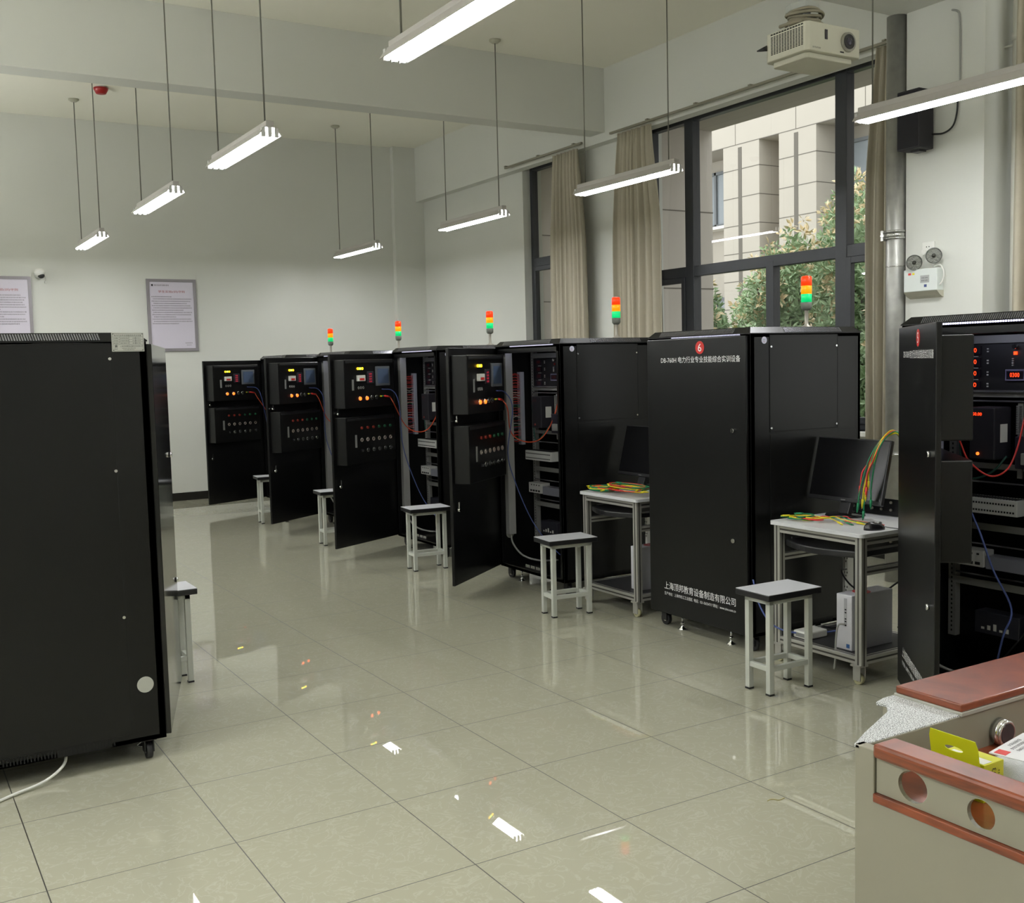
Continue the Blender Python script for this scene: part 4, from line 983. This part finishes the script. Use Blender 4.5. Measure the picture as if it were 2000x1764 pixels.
for k, c_ in enumerate(cs):
    if k < 8: cx_, cy2, rx, ry = 3.16+g.uniform(-.02, .03), yb-.13+g.uniform(-.03, .03), g.uniform(.05, .07), g.uniform(.09, .12)
    else: cx_, cy2, rx, ry = 3.16+g.uniform(-.01, .05), yb-.38+g.uniform(-.04, .03), g.uniform(.05, .08), g.uniform(.13, .18)
    lead('%s test lead in the heap on the far aluminium table' % c_, coil(cx_, cy2, rx, ry, g.uniform(1.2, 1.9), .756+.0028*k, g.uniform(0, 6), .003), c_, G3, r=.003)

# computers -------------------------------------------------
def tower(label, x, y, dx=.30, dy=.10):
    t = thing('computer_tower', label, 'computer', (x, y, .138), 0, 'white computer towers')
    B('case', mat('tower_white', 'b4b4bb', .35), t, .008, dx, -dy, 0, 0, .28, .004)
    B('front_panel', mat('tower_front', 'c9c9cf', .3), t, 0, .010, -dy+.001, -.001, .001, .279, .003)
    B('drive_door', mat('tower_grey', 'a6a6ac', .3), t, -.001, .0005, -.068, -.05, .13, .262)
    x_ = MB()
    for z in (.125, .145, .158, .19, .205): x_.box(-.0015, 0, -.065, -.055, z-.0035, z+.0035)
    x_.build('front_port', DARK, t)
    B('blue_sticker', mat('sticker_blue2', '3b68a8', .5), t, -.0012, 0, -.085, -.065, .012, .032)
    k_ = MB().cyl((.12, -.055, .28), (.12, -.055, .2812), .045, 28).build('red_round_sticker', mat('sticker_crimson', 'b5222f', .4), t)
    x_ = MB(); text(x_, 'S', (.12, -.055, .2816), (0, -1, 0), (1, 0, 0), .022, .04); x_.build('sticker_print', TEXTW, k_)
    return t
tower('white computer tower with red round sticker under the near table', 3.13, -.425)
tower('white computer tower standing under the far table heaped with leads', 3.18, 1.33)
# adapter, cables under the near table
t = thing('power_adapter', 'white power adapter block lying on the lower shelf by the computer', 'adapter', (3.36, -.20, .1385))
MB().box(-.25, -.10, -.05, .05, -.0, .04).build('body', WHITE, t, .008)
B('label', GREY, t, -.2505, -.25, -.03, .03, .01, .03)
MB().tube([(-.1, 0, .02), (-.05, .03, .03), (.0, 0, .02), (.05, -.05, .05), (.12, -.1, .2)], .004, 5).build('cord', CABLE['black'], t)
for lb, col, pts in (
    ('black cable bundle tangled behind the white computer', 'black', [(3.50, -.50, .20), (3.55, -.62, .26), (3.52, -.70, .22), (3.56, -.66, .17), (3.50, -.60, .15), (3.54, -.72, .19), (3.52, -.62, .23), (3.56, -.74, .27)]),
    ('black cable arching from the computer to the cabinet marked 5', 'black', [(3.46, -.47, .40), (3.46, -.56, .46), (3.48, -.66, .47), (3.50, -.76, .45)]),
    ('blue network cable dropping behind the lab stool to the lower rail', 'blue', [(3.03, .06, .42), (3.03, .02, .30), (3.045, -.06, .20), (3.10, -.16, .165), (3.25, -.24, .16), (3.40, -.26, .16)]),
    ('thin grey cable hanging from the front of the white computer', 'grey', [(3.125, -.485, .27), (3.10, -.465, .265), (3.095, -.455, .20), (3.09, -.455, .10), (3.085, -.452, .04)]),
    ('white power cable hanging down under the big left cabinet', 'white', [(-.70, .22, .006), (-.60, .28, .010), (-.48, .33, .02), (-.40, .38, .055), (-.38, .45, .10)]),
    ('black power cable plugged into the strip under the near table', 'black', [(3.555, -.115, .44), (3.50, -.13, .44), (3.47, -.18, .41), (3.44, -.26, .38), (3.43, -.36, .36)])):
    P0 = Vector(pts[0]); o = MB().tube([Vector(p)-P0 for p in pts], .005 if col != 'white' else .006, 6).build('cable', CABLE[col]); o.location = P0; tag(o, lb, 'cable')
o = MB().tube([(0, 0, 0), (.02, .01, .001), (.045, .0, .0), (.07, .012, .001)], .0015, 4).build('straw_bit', mat('straw', '9a8f55', .7)); o.location = (1.72, -1.37, .002); o.rotation_euler.z = -.4; tag(o, 'tiny yellowish scrap of straw lying on the floor tile', 'litter')

# ------------------------------------------------------------------ lectern (built at its own scale about the camera-side measure)
K = 1.21
def SC(p): return CAM+(Vector(p)-CAM)*K
lt = thing('lectern', 'grey steel teacher lectern with cherry wood board and rail', 'lectern', (1.4, -3.4, 0)); LO = Vector((1.4, -3.4, 0))
def lb_(name, m_, x0, x1, y0, y1, z0, z1, bevel=0, parent=None):
    a, b = SC((x0, y0, z0)), SC((x1, y1, z1)); a, b = a-LO, b-LO
    if z0 <= -.5: a.z = 0
    return MB().box(a.x, b.x, a.y, b.y, a.z, b.z).build(name, m_, parent or lt, bevel)
def sl(v): return SC(v)-LO
x0, xr_, yn, yf = .335, 2.0, -3.75, -2.985
# side face with slot for the drawer front
pp_ = []
for y, z in ((yn, None), (yf+.010, None), (yf+.010, .985), (yf-.028, .985), (yf-.028, .902), (yn, .902)):
    q = sl((x0, y, z or .9)); pp_.append((q.y, 0 if z is None else q.z))
MB().prism(pp_, sl((x0, 0, 0)).x, sl((x0+.02, 0, 0)).x, 'x').build('side_panel', LECT, lt, .002)
lb_('drawer_ledge', WOODR, x0-.003, x0+.05, yn, yf-.028, .902, .916, .002)
lb_('hand_rail', WOODR, x0-.006, x0+.047, yn, yf-.030, .975, .998, .006)
# pierced front panel: build as grid around two oval holes
pm = MB(); z0_, z1_ = .917, .975; y0_, y1_ = yn, yf-.030
def oval_panel(holes):
    N_ = 28; vs = []; 
    segs = [y1_]+[ (holes[i][0]+holes[i+1][0])/2 for i in range(len(holes)-1)]+[y0_]
    for hi, (hy_, hz_, ry_, rz_) in enumerate(holes):
        ya, yb_ = segs[hi], segs[hi+1]
        inn, out = [], []
        for i in range(N_):
            a = 2*math.pi*i/N_; c_, s_ = math.cos(a), math.sin(a)
            inn.append((hy_+ry_*c_, hz_+rz_*s_))
            tx_ = ((ya-hy_) if c_ > 0 else (yb_-hy_))/c_ if abs(c_) > 1e-6 else 1e9
            tz_ = ((z1_-hz_) if s_ > 0 else (z0_-hz_))/s_ if abs(s_) > 1e-6 else 1e9
            t_ = min(abs(tx_), abs(tz_)); out.append((hy_+t_*c_, hz_+t_*s_))
        for (cyy, czz) in ((ya, z1_), (ya, z0_), (yb_, z0_), (yb_, z1_)):
            j = min(range(N_), key=lambda i: (out[i][0]-cyy)**2*.05+(out[i][1]-czz)**2); out[j] = (cyy, czz)
        for xx0, xx1 in ((x0+.004, x0+.012),):
            P_ = [sl((xx0, a, b)) for a, b in inn+out]+[sl((xx1, a, b)) for a, b in inn+out]
            f = []
            for i in range(N_):
                j = (i+1) % N_; f += [(i, j, N_+j, N_+i), (2*N_+i, 2*N_+j, 3*N_+j, 3*N_+i), (i, j, 2*N_+j, 2*N_+i)]
            pm.add(P_, f)
oval_panel([(-3.083, .9475, .0265, .0245), (-3.200, .946, .0225, .0225), (-3.33, .945, .022, .0175), (-3.5, .945, .022, .0175)])
pm.build('pierced_panel', LECT, lt)
lb_('tray_board', WOODR, x0+.02, xr_, yn, yf, .905, .915)
lb_('back_riser', LECT, x0+.02, xr_, yf-.001, yf+.012, .90, .983, .002)
# speckled corner plate
pts = [(.335, -2.985), (.335, -2.974), (.39, -2.948), (.508, -2.898), (.535, -2.872), (.530, -2.853), (.56, -2.845), (.70, -2.845), (.70, -2.985)]
vs = [sl((x, y, .978)) for x, y in pts]+[sl((x, y, .985)) for x, y in pts]; n = len(pts)
MB().add(vs, [(i, (i+1) % n, n+(i+1) % n, n+i) for i in range(n)]+[tuple(range(n))[::-1], tuple(range(n, 2*n))]).build('corner_plate', SPECK, lt, .002)
pts2 = [(.350, -2.980), (.350, -2.972), (.508, -2.903), (.54, -2.86), (.70, -2.85), (2.0, -2.85), (2.0, -2.980)]
vs = [sl((x, y, .978)) for x, y in pts2]; n = len(pts2); vs = [Vector((v.x, v.y, 0)) for v in vs]+vs
MB().add(vs, [(i, (i+1) % n, n+(i+1) % n, n+i) for i in range(n)]+[tuple(range(n))[::-1], tuple(range(n, 2*n))]).build('lectern_body', LECT, lt)
lb_('board_trim', mat('trim_grey', 'a3a297', .4), .585, xr_, -2.99, -2.848, .983, .990, .001)
lb_('top_board', WOODR, .587, xr_, -2.988, -2.85, .990, 1.004, .003)
pc = sl((.690, -2.999, .937))
MB().lathe([(.001, 0)], (0, 0, 0), 4)
pt = MB().cyl(pc+V(0, .014, 0), pc+V(0, -.005, 0), .030, 30, .028).build('port_ring', CHROME, lt)
MB().ring(pc+V(0, -.005, 0), (0, 1, 0), .0245, .004, 30, 8).build('rim', CHROME, pt)
MB().cyl(pc+V(0, -.005, 0), pc+V(0, -.009, 0), .022, 30).build('cap_disc', mat('port_cap', '2b2026', .15), pt)
# things on the lectern tray
ytop = SC((0, 0, .915)).z
o_ = SC((.44, -3.09, .915))
t = thing('yellow_package', 'yellow hang-tab package standing in the lectern tray', 'package', o_, 0)
YL_ = mat('package_yellow', 'b9bc10', .45); YL2 = mat('package_yellow_light', 'c6c628', .45)
vs = []; w_, h_ = .105, .122
R_ = Matrix.Rotation(math.radians(-10), 4, 'Y')
hb = MB(); N_ = 24; inn = []; out = []
for i in range(N_):
    a = 2*math.pi*i/N_; c_, s_ = math.cos(a), math.sin(a); inn.append((.020*c_, .094+.0055*s_))
    tx_ = (w_/2)/abs(c_) if abs(c_) > 1e-6 else 1e9; tz_ = ((h_-.094) if s_ > 0 else .094)/abs(s_) if abs(s_) > 1e-6 else 1e9
    k_ = min(tx_, tz_); out.append((k_*c_, .094+k_*s_))
for cc in ((w_/2, 0), (-w_/2, 0)):
    j = min(range(N_), key=lambda i: (out[i][0]-cc[0])**2+(out[i][1]-cc[1])**2); out[j] = cc
vv = [R_ @ V(0, a, b) for a, b in inn+out]+[R_ @ V(.0016, a, b) for a, b in inn+out]; f = []
for i in range(N_):
    j = (i+1) % N_; f += [(i, j, N_+j, N_+i), (2*N_+i, 2*N_+j, 3*N_+j, 3*N_+i), (i, j, 2*N_+j, 2*N_+i), (N_+i, N_+j, 3*N_+j, 3*N_+i)]
hb.add(vv, f); hb.build('hang_tab', YL_, t)
bx_ = B('box', YL2, t, .002, .060, -w_/2, w_/2-.01, .0, .072, .001)
x_ = MB(); text(x_, 'LR03', (.030, -w_/2-.0006, .045), (0, 0, 1), (1, 0, 0), .034, .012); marks(x_, (.045, -w_/2-.0006, .045), (0, 0, 1), (1, 0, 0), .026, .005, 3); x_.build('box_print', TEXTK, bx_)
B('white_flap', WHITE, t, .004, .03, -w_/2+.004, w_/2-.02, .0722, .0726)
o_ = SC((.585, -3.135, .915))
t = thing('wrapped_package', 'clear bubble-wrapped white package lying in the lectern tray', 'package', o_, .18)
vs = []; NX, NY = 16, 16; lx, ly = .20, .17; gq = random.Random(4)
for i in range(NX+1):
    for j in range(NY+1):
        u_, v__ = i/NX, j/NY; e = min(u_, 1-u_, v__, 1-v__); z = .055*min(1, e*7)**.5+gq.uniform(-.0012, .0012)+.001
        vs.append((-lx/2+lx*u_, -ly/2+ly*v__, z))
o = len(vs); vs += [(-lx/2, -ly/2, 0), (lx/2, -ly/2, 0), (lx/2, ly/2, 0), (-lx/2, ly/2, 0)]
fs = [(i*(NY+1)+j, (i+1)*(NY+1)+j, (i+1)*(NY+1)+j+1, i*(NY+1)+j+1) for i in range(NX) for j in range(NY)]+[(o, o+3, o+2, o+1)]
MB().add(vs, fs, True).build('wrap', CLEARP, t)
lbq = B('label', mat('label_white', 'd2d2d4', .4), t, -.06, .095, -.02, .075, .055, .0575)
x_ = MB()
for k in range(7): marks(x_, (.03, .063-.012*k, .0579), (1, 0, 0), (0, 1, 0), .09 if k % 3 else .06, .0075, 80+k)
for k in range(9): x_.box(.055+.004*k, .0565+.004*k, -.015, .008, .0575, .0579)
x_.build('label_print', TEXTK, lbq)
B('red_mark', RED, lbq, -.055, -.03, .045, .068, .0575, .0580)
